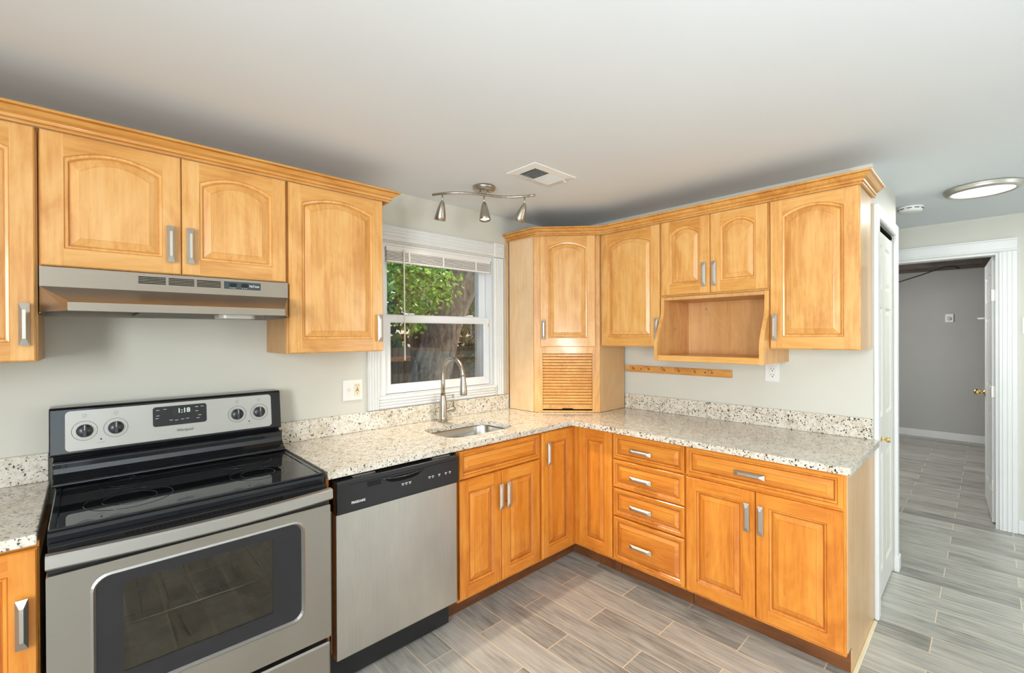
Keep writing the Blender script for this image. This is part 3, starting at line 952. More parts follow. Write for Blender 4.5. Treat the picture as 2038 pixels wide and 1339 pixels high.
gbox(-2.196, -.640, -.0205, -.001, 'granite backsplash strip under the sink window')
gbox(-3.45, -2.990, -.0205, -.001, 'granite backsplash strip left of the range')
gbox(-.0205, -.001, -2.029, -.602, 'granite backsplash strip below the peg rail')

# sink
sk = thing('sink', 'stainless undermount sink set in the granite counter', 'sink', (-1.28, -.37, ZC0))
bw = MB()
rings = []
for i, (ins_, z) in enumerate([(-.012, -.003), (-.002, -.004), (.0, -.008), (.006, -.10), (.02, -.165), (.06, -.185)]):
    rings.append([(u + 1.28, v + .37, z) for u, v in rrect(SX0 + ins_, SX1 - ins_, SY0 + ins_, SY1 - ins_, max(.02, .085 - ins_ * .5), 7)])
bw.loops([[(x, y, z) for x, y, z in r_] for r_ in rings], [0] * 5, cap=True)
for f in bw.bm.faces:
    f.smooth = len(f.verts) == 4
sko = bw.build('basin', M['sinksteel'], sk); sm_ = sko.modifiers.new('solid', 'SOLIDIFY'); sm_.thickness = .0015; sm_.offset = -1
dr = MB(); dr.lathe([(.045, -.1845), (.042, -.1825), (.03, -.184), (.008, -.184), (0, -.183)], (0, 0, 0), (0, 0, 1), 24); dr.build('drain', M['nickel'], sk)

# faucet
fc = thing('faucet', 'brushed nickel gooseneck faucet with pull-down spray head behind the sink', 'faucet', (-1.27, -.095, ZC1))
mb = MB(); mb.lathe([(.031, .0005), (.031, .006), (.026, .009), (.0245, .03), (.0245, .11), (.0215, .135), (.0165, .158), (.0155, .17)], seg=28); mb.build('base', M['nickel'], fc)
pts = [(0, 0, .165), (0, 0, .24), (0, 0, .295)]
for k in range(1, 15):
    a = PI * k / 14 * .97
    pts.append((.006 * k / 14, -.098 + .098 * math.cos(a), .295 + .098 * math.sin(a)))
pts.append((.006, pts[-1][1] - .002, .285))
mb = MB(); mb.tube(pts, .0135, 14); mb.build('spout', M['nickel'], fc)
e_ = pts[-1]
mb = MB(); mb.lathe([(.0145, 0), (.016, .004), (.016, .02), (.021, .075), (.0225, .108), (.021, .114), (.018, .114)], (e_[0], e_[1], e_[2] + .01), (0, -.04, -1), 22); mb.build('spray_head', M['nickel'], fc)
mb = MB(); mb.lathe([(.013, 0), (.013, .045), (.016, .05), (.016, .066), (.012, .07)], (.02, 0, .068), (1, 0, 0), 18); mb.build('handle_hub', M['nickel'], fc)
mb = MB(); mb.tube([(.079, 0, .075), (.078, -.002, .12), (.074, -.004, .162)], [.0055, .005, .006], 10); mb.build('lever', M['nickel'], fc)

# ------------------------------------------------------------------ range
rg = thing('range', 'stainless and black electric range with a smooth glass cooktop', 'range', (-2.591, 0, 0))
HW = .377
bd = MB(); bd.box(-HW + .004, -HW + .02, -.66, -.03, .03, .8685); bd.box(HW - .02, HW - .004, -.66, -.03, .03, .8685); bd.box(-HW + .021, HW - .021, -.045, -.03, .03, .8685)
bd.box(-HW + .021, HW - .021, -.66, -.046, .03, .30); bd.box(-HW + .021, HW - .021, -.66, -.046, .82, .8685)
bd.build('body', M['black'], rg)
# cooktop slab with rounded front fascia and raised rim
ck = MB()
pf = [(-.10, .869), (-.10, .912), (-.630, .9135), (-.647, .9125), (-.655, .907), (-.658, .898), (-.657, .878), (-.652, .871), (-.645, .869), (-.62, .869)]
ck.plate(pf, [], lambda u, v, t: Vector((t, u, v)), -HW + .002, HW - .002)
for x0, x1 in ((-HW + .002, -HW + .020), (HW - .020, HW - .002)):
    ck.box(x0, x1, -.645, -.11, .911, .919, bev=.003)
ck.box(-HW + .002, HW - .002, -.653, -.640, .911, .9185, bev=.003)
ck.build('cooktop_frame', M['black'], rg)
bx(-HW + .0205, HW - .0205, -.6395, -.125, .9125, .9175, bev=.0008).build('cooktop_glass', M['blackglass'], rg)
for x, y, r_ in ((-.19, -.475, .115), (.19, -.475, .095), (-.19, -.255, .08), (.19, -.255, .105)):
    bn = MB()
    for q in (r_, r_ * .62):
        bn.lathe([(q, .9176), (q, .9180), (q - .003, .9180), (q - .003, .9176)], (x, y, 0), (0, 0, 1), 48, caps=False)
    bn.build('burner', M['ring'], rg)
# riser behind the cooktop
rs = MB()
pf = [(-.03, .913), (-.150, .913), (-.178, .9195), (-.182, .926), (-.176, .934), (-.150, .944), (-.136, .958), (-.130, .975), (-.130, .993), (-.124, 1.001), (-.110, 1.004), (-.085, 1.004), (-.085, 1.011), (-.03, 1.011)]
rs.plate(pf, [], lambda u, v, t: Vector((t, u, v)), -HW - .008, HW + .002)
rso = rs.build('riser', M['black'], rg); bv = rso.modifiers.new('bevel', 'BEVEL'); bv.width = .003; bv.segments = 2; bv.limit_method = 'ANGLE'; bv.angle_limit = math.radians(30)
# backguard, face leaning back slightly
BGX0, BGX1 = -.394, .378
bgd = MB(); pf = [(-.025, 1.012), (-.118, 1.016), (-.124, 1.022), (-.104, 1.183), (-.096, 1.191), (-.025, 1.192)]
bgd.plate(pf, [], lambda u, v, t: Vector((t, u, v)), BGX0, BGX1)
bgo = bgd.build('backguard', M['black'], rg); bv = bgo.modifiers.new('bevel', 'BEVEL'); bv.width = .004; bv.segments = 2; bv.limit_method = 'ANGLE'; bv.angle_limit = math.radians(40)
tilt = math.atan2(.020, .161)
def BG(x, z, off=0):  # point on the leaning face
    y = -.124 + (z - 1.022) * (.020 / .161)
    return Vector((x, y - off, z))
BGM = lambda x, z, off=0: Matrix.Translation(BG(x, z, off)) @ Matrix.Rotation(-tilt, 4, 'X')
def put(mb, name, mat, x, z, off=0, parent=None):
    bmesh.ops.transform(mb.bm, matrix=BGM(x, z, off), verts=mb.bm.verts[:]); return mb.build(name, mat, parent or rg)
cpn = MB(); cpn.plate(rrect(-.344, .344, -.073, .073, .014), [], XZ, -.0025, .001); cp_ = put(cpn, 'control_panel', M['steel_panel'], -.008, 1.104)
PCX = -.008
for kx, kz in ((-.300, 1.101), (-.212, 1.101), (.197, 1.101), (.285, 1.101)):
    kb = MB(); kb.lathe([(.0235, .0028), (.0235, .010), (.022, .014), (0, .014)], (0, 0, 0), (0, -1, 0), 32)
    kb.box(-.0065, .0065, -.027, -.012, -.0225, .0225, bev=.002)
    k_ = put(kb, 'knob', M['knob'], kx, kz)
    pm = MB(); pm.box(-.0008, .0008, -.0276, -.0268, .002, .021); put(pm, 'pointer', M['print'], kx, kz, 0, k_)
    dl_ = MB(); dl_.plate([(.036 * math.cos(PI * 2 * i / 40), .036 * math.sin(2 * PI * i / 40)) for i in range(40)], [[(.0347 * math.cos(PI * 2 * i / 40), .0347 * math.sin(2 * PI * i / 40)) for i in range(40)]], XZ, -.0031, -.0026); put(dl_, 'dial_ring', M['printk'], kx, kz)
    mk = MB(); mk.box(-.004, .004, -.0031, -.0026, .047, .0475); mk.plate(rrect(-.005, .005, .052, .061, .001, 2), [rrect(-.0043, .0043, .0527, .0603, .0007, 2)], XZ, -.0031, -.0026); put(mk, 'burner_mark', M['printk'], kx, kz)
dp = MB(); dp.plate(rrect(-.091, .091, -.0395, .0395, .010), [], XZ, -.0045, -.0026); dpo = put(dp, 'display_panel', M['charcoal'], -.009, 1.124)
ds = MB(); ds.box(-.036, .036, -.0052, -.0046, .004, .030); put(ds, 'display', M['blackglass'], -.001, 1.124, 0, dpo)
tt = text('clock_digits', '1:18', .026, BG(.002, 1.1415, .0058), M['led'], dpo, rot=(PI / 2 - tilt, 0, 0), ext=.0002, offset=.0006)
for i, (mx_, mz_) in enumerate(((-.075, .026), (-.052, .028), (-.075, .004), (-.078, -.006), (-.032, -.018), (-.014, -.020), (.006, -.018), (.024, -.017), (.056, .027), (.075, .028), (.056, .010), (.066, -.008), (.060, -.02))):
    mk = MB(); mk.box(-.0055, .0055, -.0049, -.0046, -.0008, .0008); put(mk, 'button_mark', M['print'], -.009 + mx_, 1.124 + mz_, 0, dpo)
text('logo', 'Whirlpool', .0165, BG(.005, 1.062, .0033), M['printk'], rg, rot=(PI / 2 - tilt, 0, 0), sx=.82, shear=.12, ext=.0003)
for kx in (-.255, .243):
    il = MB(); il.lathe([(.003, .0028), (.003, .0036), (0, .0036)], (0, 0, 0), (0, -1, 0), 10); il.box(-.012, .012, -.0031, -.0026, -.0125, -.0118); put(il, 'indicator_light', M['printk'], kx, 1.064)
# vent strip, oven door, drawer
vs = MB(); vs.box(-HW + .004, HW - .004, -.694, -.662, .855, .882, bev=.002); vs.build('vent_strip', M['blackpl'], rg)
sl_ = MB()
for k in range(34):
    x = -.21 + .42 * k / 33; sl_.box(x - .004, x + .004, -.6955, -.694, .869, .877)
sl_.build('vent_slots', M['dark'], rg)
od = MB(); OW = (-.278, .272, .425, .770)
od.plate(rrect(-HW + .001, HW - .001, .312, .812, .004, 2), [rrect(OW[0] - .012, OW[1] + .012, OW[2] - .012, OW[3] + .012, .042, 6)], XZ, -.715, -.662)
odo = od.build('oven_door', M['steel'], rg)
bz = MB(); o1 = rrect(OW[0] - .012, OW[1] + .012, OW[2] - .012, OW[3] + .012, .042, 6); o2 = rrect(OW[0], OW[1], OW[2], OW[3], .034, 6)
bz.loops([[(u, -.7152, v) for u, v in o1], [(u, -.7185, v) for u, v in rrect(OW[0] - .006, OW[1] + .006, OW[2] - .006, OW[3] + .006, .038, 6)], [(u, -.709, v) for u, v in o2]], [0, 0], cap=False)
bz.build('window_bezel', M['steel_panel'], odo)
wb = MB(); i2 = rrect(-.220, .178, .480, .740, .006, 3); wb.plate(o2, [i2], XZ, -.709, -.704); wb.build('window_border', M['charcoal'], odo)
wg = MB(); wg.plate(i2, [], XZ, -.708, -.705); wg.build('window_glass', M['ovenglass'], odo)
hd = MB(); NS = 16; rings = []
for k in range(NS + 1):
    x = -HW + .001 + (2 * HW - .002) * k / NS; u = (x / HW); yb = -.735 - .030 * (1 - u * u)
    rings.append([(x, yb + .020, .876), (x, yb, .8755), (x, yb - .005, .870), (x, yb - .006, .843), (x, yb - .001, .8375), (x, yb + .016, .837)])
rv_ = [[hd.bm.verts.new(p) for p in r_] for r_ in rings]
for a, b_ in zip(rv_, rv_[1:]):
    for k in range(6):
        f = hd.bm.faces.new((a[k], a[(k + 1) % 6], b_[(k + 1) % 6], b_[k])); f.smooth = False
hd.bm.faces.new(rv_[0]); hd.bm.faces.new(rv_[-1])
for x in (-HW + .025, HW - .025):
    hd.box(x - .02, x + .02, -.718, -.700, .840, .868)
hd.build('handle', M['steel_panel'], odo)
bx(-HW + .003, HW - .003, -.700, -.66, .8125, .845).build('door_top_edge', M['blackpl'], odo)
# oven cavity and rack seen through the glass
cv_ = MB(); a, b_, c_, d_, e_, f_ = -.30, .29, -.661, -.12, .36, .80
for q in ([(a, d_, e_), (b_, d_, e_), (b_, d_, f_), (a, d_, f_)], [(a, c_, e_), (b_, c_, e_), (b_, d_, e_), (a, d_, e_)], [(a, c_, f_), (b_, c_, f_), (b_, d_, f_), (a, d_, f_)],
          [(a, c_, e_), (a, d_, e_), (a, d_, f_), (a, c_, f_)], [(b_, c_, e_), (b_, d_, e_), (b_, d_, f_), (b_, c_, f_)]):
    cv_.face(q)
cv_.build('oven_interior', M['enamel'], rg, recalc=False)
rk = MB()
for k in range(3):
    y = -.64 + .22 * k; rk.tube([(-.27, y - .015, .588), (.26, y - .015, .588)], .0028 if k == 0 else .0012, 6)
for k in range(8):
    x = -.24 + .48 * k / 7; rk.tube([(x, -.655, .5925), (x, -.2, .5925)], .0013, 6)
rko = rk.build('oven_rack', M['pull'], rg)
rko.hide_render = False
bx(-HW + .001, HW - .001, -.712, -.662, .09, .290, bev=.006).build('storage_drawer', M['steel'], rg)
bx(-HW + .004, HW - .004, -.68, -.60, .291, .311).build('drawer_gap', M['dark'], rg)
for x in (-.33, .33):
    for y in (-.6, -.08):
        ft = MB(); ft.lathe([(.018, .0), (.018, .008), (.008, .01), (.008, .035)], (x, y, 0), (0, 0, 1), 12); ft.build('foot', M['blackpl'], rg)

# ------------------------------------------------------------------ range hood
hz = thing('range_hood', 'stainless under-cabinet range hood above the cooktop', 'range hood', (-2.620, 0, 1.528))
HH = .374
sh_ = MB()
# outer shell: vertical band, sloping visor that is inset at its ends, lip
sh_.box(-HH, HH, -.338, -.3355, .084, .152)
sh_.face([(-HH, -.338, .088), (HH, -.338, .088), (.312, -.497, .034), (-.306, -.497, .034)])
sh_.loops([[(-.306, -.497, .0345), (.312, -.497, .0345), (.312, -.505, .030), (-.306, -.505, .030)]], [], cap=True)
sh_.face([(-.306, -.505, .030), (.312, -.505, .030), (.312, -.506, .004), (-.306, -.506, .004)])
sh_.face([(-.306, -.506, .004), (.312, -.506, .004), (.312, -.49, .003), (-.306, -.49, .003)])
# end wings
sh_.face([(-HH, -.338, .088), (-.306, -.497, .0345), (-.306, -.506, .004), (-HH, -.338, .004)])
sh_.face([(HH, -.338, .088), (.312, -.497, .0345), (.312, -.506, .004), (HH, -.338, .004)])
sh_.box(-HH, -HH + .002, -.336, -.004, .0, .152); sh_.box(HH - .002, HH, -.336, -.004, .0, .152)
sh_.box(-HH, HH, -.006, -.003, .0, .152)
sh_.build('shell', M['steel_hood'], hz)
bx(-HH + .003, HH - .003, -.334, -.007, .03, .036).build('inner_pan', M['dark'], hz)
un = MB(); un.face([(-HH + .003, -.335, .012), (HH - .003, -.335, .012), (.308, -.49, .012), (-.302, -.49, .012)]); un.build('visor_underside', M['dark'], hz)
fl_ = MB(); fl_.box(-.13, .10, -.44, -.06, .004, .012, bev=.002); fl_.build('grease_filter', M['filter'], hz)
ln = MB(); ln.plate(rrect(.105, .23, -.43, -.30, .03, 5), [], XY, -.008, .008); ln.build('light_lens', M['lens'], hz)
for i in range(3):
    vg = MB(); x0 = -.128 + i * .087
    for k in range(5):
        vg.box(x0, x0 + .079, -.3389, -.3378, .1145 + k * .0056, .1178 + k * .0056)
    vg.build('vent_grille', M['dark'], hz)
sw = MB(); sw.box(.136, .267, -.3405, -.3378, .113, .1425, bev=.001); swo = sw.build('switch_panel', M['slate'], hz)
for x in (.166, .208):
    rc_ = MB(); rc_.plate(rrect(x - .0125, x + .0125, .122, .136, .006, 4), [], XZ, -.3445, -.3405); rc_.build('rocker_switch', M['black'], swo)
    mk = MB()
    for q in (-.008, 0, .007):
        mk.box(x + q - .0022, x + q + .0022, -.3409, -.3405, .1165, .1180)
    mk.build('switch_mark', M['print'], swo)
text('logo', 'NuTone', .0125, (.243, -.3409, .1275), M['print'], swo, ext=.0003, sx=.85, offset=.0002)

# ------------------------------------------------------------------ dishwasher
dw = thing('dishwasher', 'stainless dishwasher with a black control strip beside the range', 'dishwasher', (-1.874, 0, 0))
bx(-.292, .295, -.58, -.03, .02, .860).build('tub', M['blackpl'], dw)
bx(-.2955, -.2925, -.60, -.05, .16, .86).build('side_insulation', M['pull'], dw)
dd = MB(); dd.box(-.294, .297, -.652, -.585, .152, .736, bev=.004, seg=2); ddo = dd.build('door', M['steel_v'], dw)
cpx = MB(); cpx.box(-.297, .298, -.667, -.585, .7375, .870, bev=.006, seg=2); cpo = cpx.build('control_strip', M['blackpl'], dw)
ch = MB()
arc = [(-.105, .858), (-.10, .828)]
for k in range(9):
    a = PI * k / 8; arc.append((-.012 - .075 * math.cos(a), .828 - .013 * math.sin(a)))
arc += [(.075, .846), (.08, .858)]
ch.plate([(-.10, .842), (-.085, .833)] + [(-.0 - .078 * math.cos(PI * k / 10), .831 - .014 * math.sin(PI * k / 10)) for k in range(11)] + [(.085, .834), (.10, .842)], [], XZ, -.668, -.6672)
ch.build('latch_recess', M['dark'], cpo)
hb = MB(); hb.tube([(-.1 + .2 * k / 10, -.669 - .004 * math.sin(PI * k / 10), .8425 - .006 * math.sin(PI * k / 10)) for k in range(11)], .0035, 8); hb.build('latch_handle', M['black'], cpo)
lv = MB()
for k in range(4):
    lv.box(-.17, -.108, -.6678, -.6670, .826 + .0055 * k, .8285 + .0055 * k)
lv.build('vent_louvers', M['dark'], cpo)
bx(-.25, .28, -.6676, -.6670, .8505, .852).build('groove_line', M['dark'], cpo)
text('logo', 'FRIGIDAIRE', .0135, (-.208, -.6673, .776), M['print'], cpo, ext=.0003, sx=.86, offset=.0003)
for x in (-.005, .012, .03, .132, .15, .185, .222, .245):
    bt = MB(); bt.box(x - .006, x + .006, -.6674, -.6669, .799, .8025); bt.box(x - .0035, x + .0035, -.6674, -.6669, .793, .7955); bt.build('button_mark', M['print'], cpo)
bx(-.290, .293, -.535, -.515, .004, .150).build('kick_plate', M['blackpl'], dw)
for x in (-.17, .215):
    bx(x - .05, x + .05, -.64, -.60, .8712, .8735).build('mounting_bracket', M['pull'], dw)

# ------------------------------------------------------------------ small wall things
op = thing('outlet_plate', 'white two-gang plate with an ivory switch and outlet left of the window', 'outlet', (-1.81, -.001, 1.149), 0)
pl = MB(); pl.plate(rrect(-.056, .056, -.056, .056, .003, 3), [], XZ, -.006, 0); pl.build('plate', M['white'], op)
tg_ = MB(); tg_.box(-.028, -.018, -.014, -.0055, -.006, .011, bev=.002); tg_.build('toggle', M['ivory'], op)
gf = MB(); gf.box(.008, .041, -.0085, -.0058, -.034, .034, bev=.001); gfo = gf.build('receptacle', M['ivory'], op)
for zz in (.021, -.013):
    s_ = MB(); s_.box(.0155, .0175, -.009, -.0084, zz, zz + .008); s_.box(.0305, .0325, -.009, -.0084, zz, zz + .007); s_.lathe([(.0025, 0), (.0025, .0006)], (.0245, -.0085, zz - .007), (0, -1, 0), 10); s_.build('slot', M['dark'], gfo)
bx(.018, .031, -.0098, -.0084, .003, .0072).build('reset_button', M['red'], gfo); bx(.018, .031, -.0098, -.0084, -.0045, -.0005).build('test_button', M['dark'], gfo)
op = thing('outlet_plate', 'white electrical outlet plate under the open shelf box', 'outlet', (-.001, -1.573, 1.228), R90)
pl = MB(); pl.plate(rrect(-.038, .038, -.054, .054, .003, 3), [], XZ, -.006, 0); pl.build('plate', M['white'], op)
gf = MB(); gf.box(-.0165, .0165, -.0085, -.0058, -.034, .034, bev=.001); gfo = gf.build('receptacle', M['white'], op)
for zz in (.016, -.018):
    s_ = MB(); s_.box(-.0085, -.006, -.009, -.0084, zz, zz + .008); s_.box(.006, .0085, -.009, -.0084, zz, zz + .007); s_.lathe([(.003, 0), (.003, .0006)], (0, -.0085, zz - .007), (0, -1, 0), 10); s_.build('slot', M['dark'], gfo)
ls = thing('light_switch', 'white light switch plate on the hall wall at the right edge', 'switch', (XD - .001, -2.634, 1.50), R90)
pl = MB(); pl.plate(rrect(-.038, .038, -.057, .057, .003, 3), [], XZ, -.006, 0); pl.build('plate', M['white'], ls)
tg_ = MB(); tg_.box(-.005, .005, -.014, -.0055, -.002, .011, bev=.002); tg_.build('toggle', M['white'], ls)
th = thing('thermostat', 'small white wall thermostat on the grey wall of the far room', 'thermostat', (5.599, -2.06, 1.647), R90)
pl = MB(); pl.plate(rrect(-.04, .04, -.055, .055, .01, 4), [], XZ, -.02, 0); pl.build('plate', M['white'], th)
pl = MB(); pl.lathe([(.026, 0), (.024, .008), (0, .008)], (0, -.02, -.008), (0, -1, 0), 20); pl.build('dial', M['lens'], th)
cbm = MB(); cbm.tube([(4.77, -.9, 2.02), (4.77, -1.3, 2.05), (4.77, -1.6, 2.10), (4.77, -1.85, 2.18), (4.77, -2.0, 2.238), (4.77, -2.08, 2.258), (4.77, -2.14, 2.252), (4.77, -2.19, 2.22)], .007, 8)
tag(cbm.build('cable', M['blackpl']), 'dark cable hanging below the joists of the far room', 'cable')

# peg rail
pr = thing('peg_rail', 'narrow wooden peg rail on the wall under the cabinets', 'peg rail', (-.001, -.604, 1.180), R90)
bx(0, .746, -.018, 0, 0, .047, bev=.002).build('board', M['maple_h'], pr)
for y in (.071, .192, .307, .411, .520, .629):
    pg = MB(); pg.lathe([(.0055, .0), (.0055, .026), (.009, .036), (.010, .042), (.006, .048), (0, .049)], (y, -.0175, .023), (0, -1, .35), 14); pg.build('peg', M['maple_g'], pr)
for y in (.128, .585):
    pg = MB(); pg.lathe([(.004, 0), (.004, .0012), (0, .0012)], (y, -.018, .024), (0, -1, 0), 10); pg.build('screw', M['dark'], pr)

# ------------------------------------------------------------------ ceiling fixtures
tk = thing('track_light', 'brushed nickel ceiling track light with a wavy bar and three spot heads', 'light', (-1.21, -.43, HC - .001))
ZB_ = -.046
mb = MB(); mb.lathe([(.066, 0), (.066, -.010), (.060, -.020), (.045, -.025), (0, -.025)], seg=36); mb.build('canopy', M['nickel'], tk)
DX = Vector((.727, -.687, 0)); DY = Vector((.687, .727, 0))
bar = []
for k in range(25):
    u = -1 + 2 * k / 24
    bar.append(DX * (.295 * u) + DY * (-.0 + .042 * math.sin(u * PI * .95)) + Vector((0, 0, ZB_)))
mb = MB(); mb.tube(bar, .0075, 10); mb.build('bar', M['nickel'], tk)
for s_ in (-1, 1):
    mb = MB(); q = DX * (.022 * s_); mb.tube([q + Vector((0, 0, -.022)), q + Vector((0, 0, ZB_))], .005, 8); mb.build('stem', M['nickel'], tk)
heads = []
for u, tl, lit in ((-.80, Vector((-.20, .30, -1)), False), (.0, Vector((.06, -.13, -1)), True), (.80, Vector((-.40, .32, -1)), False)):
    p = DX * (.295 * u) + DY * (.042 * math.sin(u * PI * .95)) + Vector((0, 0, ZB_))
    d_ = (DX * tl.x + DY * tl.y + Vector((0, 0, tl.z))).normalized()
    j = p + Vector((0, 0, -.045))
    mb = MB(); mb.tube([p, j + d_ * .006], .0045, 8)
    mb.lathe([(.009, 0), (.013, .006), (.022, .04), (.030, .08), (.033, .104), (.031, .106), (.029, .09)], j, d_, 24, caps=False); mb.lathe([(0, 0), (.009, 0)], j, d_, 24, caps=False)
    ho = mb.build('lamp_head', M['nickel'], tk)
    bb = MB(); bb.lathe([(.0, .084), (.0285, .086), (.0285, .094), (.0, .098)], j, d_, 20, caps=False); bb.build('bulb', M['bulb'] if lit else M['bulb_dim'], ho)
    heads.append((Vector((-1.21, -.43, HC)) + j + d_ * .108, d_))
for i, (p, d_) in enumerate(heads):
    light('track_spot', 'SPOT', p, aim=p + d_, energy=95 if i == 1 else 2.5, color=(1, .87, .68), spot_size=math.radians(95), spot_blend=.6, shadow_soft_size=.025)

vt = thing('ceiling_vent', 'white ceiling air register with louvers near the track light', 'vent', (-1.103, -.785, HC - .0005))
mb = MB(); oo = [(-.163, -.106), (.163, -.106), (.163, .106), (-.163, .106)]; ii = [(-.118, -.064), (.118, -.064), (.118, .064), (-.118, .064)]
mb.loops([[(u, v, 0) for u, v in oo], [(u * .985, v * .98, -.004) for u, v in oo], [(u, v, -.009) for u, v in ii], [(u, v, -.001) for u, v in ii]], [0, 0, 0], cap=False)
mb.box(-.003, .003, -.064, .064, -.0095, -.002)
mb.build('frame', M['white'], vt)
mb = MB(); mb.face([(-.12, -.066, -.0012), (.12, -.066, -.0012), (.12, .066, -.0012), (-.12, .066, -.0012)]); mb.build('duct_opening', M['dark'], vt)
for k in range(16):
    x = -.112 + .224 * k / 15
    if abs(x) < .006:
        continue
    sg = -1 if x < 0 else 1
    mb = MB(); mb.box(-.0058, .0058, -.063, .063, -.0004, .0004, Mx=Matrix.Translation((x, 0, -.006)) @ Matrix.Rotation(sg * math.radians(38 if sg < 0 else 31), 4, 'Y')); mb.build('louver', M['white'], vt)
mb = MB(); mb.tube([(.125, -.045, -.009), (.130, -.05, -.016), (.134, -.058, -.020)], .003, 6); mb.build('lever', M['white'], vt)

hl_ = thing('ceiling_light', 'round flush ceiling light with nickel rim glowing in the hall', 'light', (.94, -2.405, HC - .001))
mb = MB(); mb.lathe([(.150, 0), (.166, -.002), (.168, -.012), (.160, -.015), (.163, -.022), (.155, -.030), (.142, -.034), (.134, -.030), (.134, -.008)], seg=48, caps=False); mb.build('rim', M['pull'], hl_)
mb = MB(); mb.lathe([(.134, -.028), (.12, -.031), (.06, -.034), (0, -.035)], seg=48, caps=False); mb.build('diffuser', M['lampglow'], hl_)
light('hall_lamp', 'AREA', (.94, -2.405, HC - .045), aim=(.94, -2.405, 0), energy=15, color=(.96, 1.0, .97), size=.26)
sd_ = thing('smoke_detector', 'white round smoke detector on the hall ceiling', 'smoke detector', (1.19, -2.065, HC - .001))
mb = MB(); mb.lathe([(.068, 0), (.068, -.012), (.064, -.014), (.064, -.020), (.062, -.034), (.05, -.038), (0, -.038)], seg=36); mb.build('housing', M['white'], sd_)
mb = MB()
for k in range(10):
    a = 2 * PI * k / 10; mb.box(.0645, .0662, -.013, .013, -.0195, -.0155, Mx=Matrix.Rotation(a, 4, 'Z'))
mb.build('vent_slots', M['dark'], sd_)

# ------------------------------------------------------------------ yard behind the window
gr = bx(-14, 20, .3, 26, -.62, -.6).build('ground', M['soil']); struct(gr, 'shaded yard ground outside the window', 'ground')


def leaves(n, box, size, shape=None, seed=1):
    rnd = random.Random(seed); mb = MB()
    k = 0
    while k < n:
        p = Vector([rnd.uniform(a, b_) for a, b_ in box])
        if shape and not shape(p, rnd):
            k += .02; continue
        k += 1
        a = Vector((rnd.uniform(-1, 1), rnd.uniform(-1, 1), rnd.uniform(-1, .2))).normalized(); n_ = Vector((rnd.uniform(-1, 1), rnd.uniform(-1, 1), rnd.uniform(.2, 1.2))).normalized()
        b_ = a.cross(n_).normalized(); n2 = a.cross(b_); L_ = size * rnd.uniform(.6, 1.3); w_ = L_ * .36
        mb.face([p, p + a * L_ * .45 + b_ * w_ + n2 * L_ * .08, p + a * L_, p + a * L_ * .45])
        mb.face([p, p + a * L_ * .45, p + a * L_, p + a * L_ * .45 - b_ * w_ + n2 * L_ * .08])
    return mb


def blobs(cs):
    def f(p, rnd):
        for c_, r_ in cs:
            if (p - Vector(c_)).length < r_ * rnd.uniform(.55, 1.0):
                return True
        return False
    return f


tr_ = thing('tree', 'big leaning tree trunk with rough brown bark outside the window', 'tree', (1.05, 4.2, -.6))
mb = MB(); tp_ = [(0, 0, -.05), (.06, 0, .25), (.14, 0, .6), (.35, 0, 1.25), (.7, .0, 2.28), (1.15, 0, 3.1), (1.7, .05, 4.0), (2.2, .1, 5.0)]
rnd = random.Random(3)
mb.tube(tp_, [.48, .40, .36, .33, .31, .29, .27, .25], 20)
for v_ in mb.bm.verts:
    v_.co += Vector((rnd.uniform(-.02, .02), rnd.uniform(-.02, .02), 0))
mb.build('trunk', M['bark'], tr_)
mb = MB(); mb.tube([(.68, 0, 2.2), (.2, .3, 2.9), (-.2, .4, 3.6), (-.6, .5, 4.4)], [.16, .13, .11, .08], 10); mb.tube([(-.1, .35, 3.4), (-.7, .0, 3.2), (-1.2, -.4, 3.0), (-1.5, -.8, 2.7)], [.08, .06, .04, .02], 8); mb.build('branch', M['bark'], tr_)
mb = leaves(5200, ((-2.0, .9), (-1.6, .6), (2.0, 4.4)), .085, blobs([((-.9, -.9, 3.2), .75), ((-.3, -.9, 2.9), .6), ((-1.2, -.7, 2.6), .55), ((-.15, -.6, 3.7), .6), ((.3, -.3, 4.0), .7), ((-.6, -1.0, 2.35), .35)]), 5)
mb.build('foliage', M['leaf'], tr_)
mb = leaves(2600, ((-1.2, 3.2), (.3, 1.4), (2.6, 5.2)), .13, None, 8); mb.build('crown', M['leaf_dark'], tr_)
s1 = thing('shrub', 'pale grey-green bush right of the tree trunk outside', 'shrub', (4.4, 6.65, -.6))
mb = leaves(3200, ((-.9, 1.1), (-.5, .5), (.9, 3.8)), .095, blobs([((.0, 0, 2.7), .75), ((.3, 0, 2.1), .65), ((.5, 0, 3.2), .55), ((.1, 0, 1.5), .6)]), 11); mb.build('foliage', M['leaf_grey'], s1)
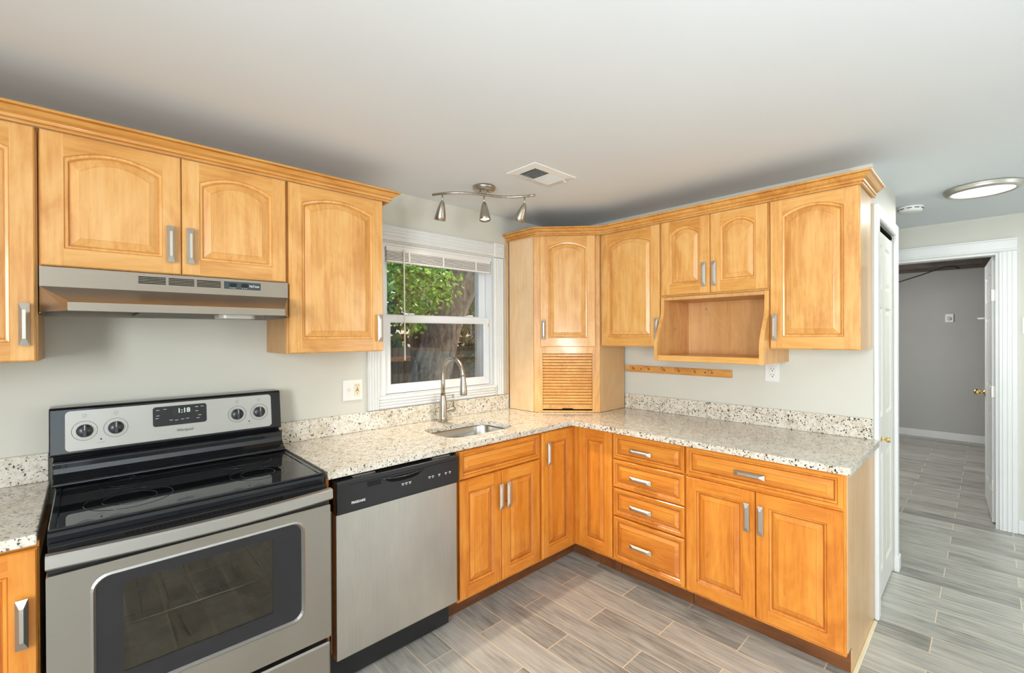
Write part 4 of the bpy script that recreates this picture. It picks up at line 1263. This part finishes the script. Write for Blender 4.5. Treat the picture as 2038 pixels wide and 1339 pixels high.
mb = MB(); mb.tube([(0, 0, 0), (.05, 0, .8), (.1, 0, 1.8)], [.04, .03, .02], 8); mb.build('stem', M['bark'], s1)
s2 = thing('shrub', 'dark leafy hedge behind the fence outside the window', 'shrub', (3.5, 9.5, -.6))
mb = leaves(4200, ((-5, 6), (-.8, .8), (.2, 6.5)), .34, lambda p, r: math.sin(p.x * 1.7) + math.sin(p.x * .6 + 2) * 1.2 + 5.4 + r.uniform(-1.2, .3) > p.z, 17); mb.build('foliage', M['leaf_dark'], s2)
mb = MB()
for x in (-3.5, -1, 1.2, 3.6):
    mb.tube([(x, .2, 0), (x + .1, .2, 3), (x + .2, .2, 5.6)], [.12, .1, .06], 8)
mb.build('stems', M['bark'], s2)
t2 = thing('tree', 'dark thinner trunk standing behind the big leaning tree outside', 'tree', (2.62, 6.3, -.6))
mb = MB(); mb.tube([(0, 0, 0), (.02, 0, 1.4), (-.05, 0, 2.8), (.1, 0, 4.2), (.0, 0, 5.6)], [.34, .29, .27, .25, .2], 16)
for v_ in mb.bm.verts:
    v_.co += Vector((rnd.uniform(-.02, .02), rnd.uniform(-.02, .02), 0))
mb.build('trunk', M['bark_dark'], t2)
mb = MB(); mb.tube([(.03, 0, 3.4), (-.5, -.1, 4.0), (-1.0, -.1, 4.9)], [.14, .1, .06], 10); mb.build('branch', M['bark_dark'], t2)
fn = thing('fence', 'dark board fence with reddish rails behind the tree', 'fence', (3, 7.4, -.6))
mb = MB(); rnd = random.Random(9)
for k in range(60):
    x = -5 + k * .165; mb.box(x, x + .155, 0, .02, .02, 1.75 + rnd.uniform(-.01, .01))
mb.build('boards', M['fence'], fn)
for z in (.5, 1.42):
    bx(-5, 4.9, -.05, -.002, z, z + .10).build('rail', M['rail'], fn)
pn_ = thing('screen_panel', 'grey-green slatted screen at the left of the yard view', 'screen', (.75, 5.15, -.6))
mb = MB()
for k in range(12):
    mb.box(-.75 + k * .1, -.66 + k * .1, 0, .03, .03, 1.62)
mb.build('boards', M['bin'], pn_)
for z in (.3, 1.35):
    bx(-.76, .45, .032, .06, z, z + .08).build('rail', M['bin'], pn_)
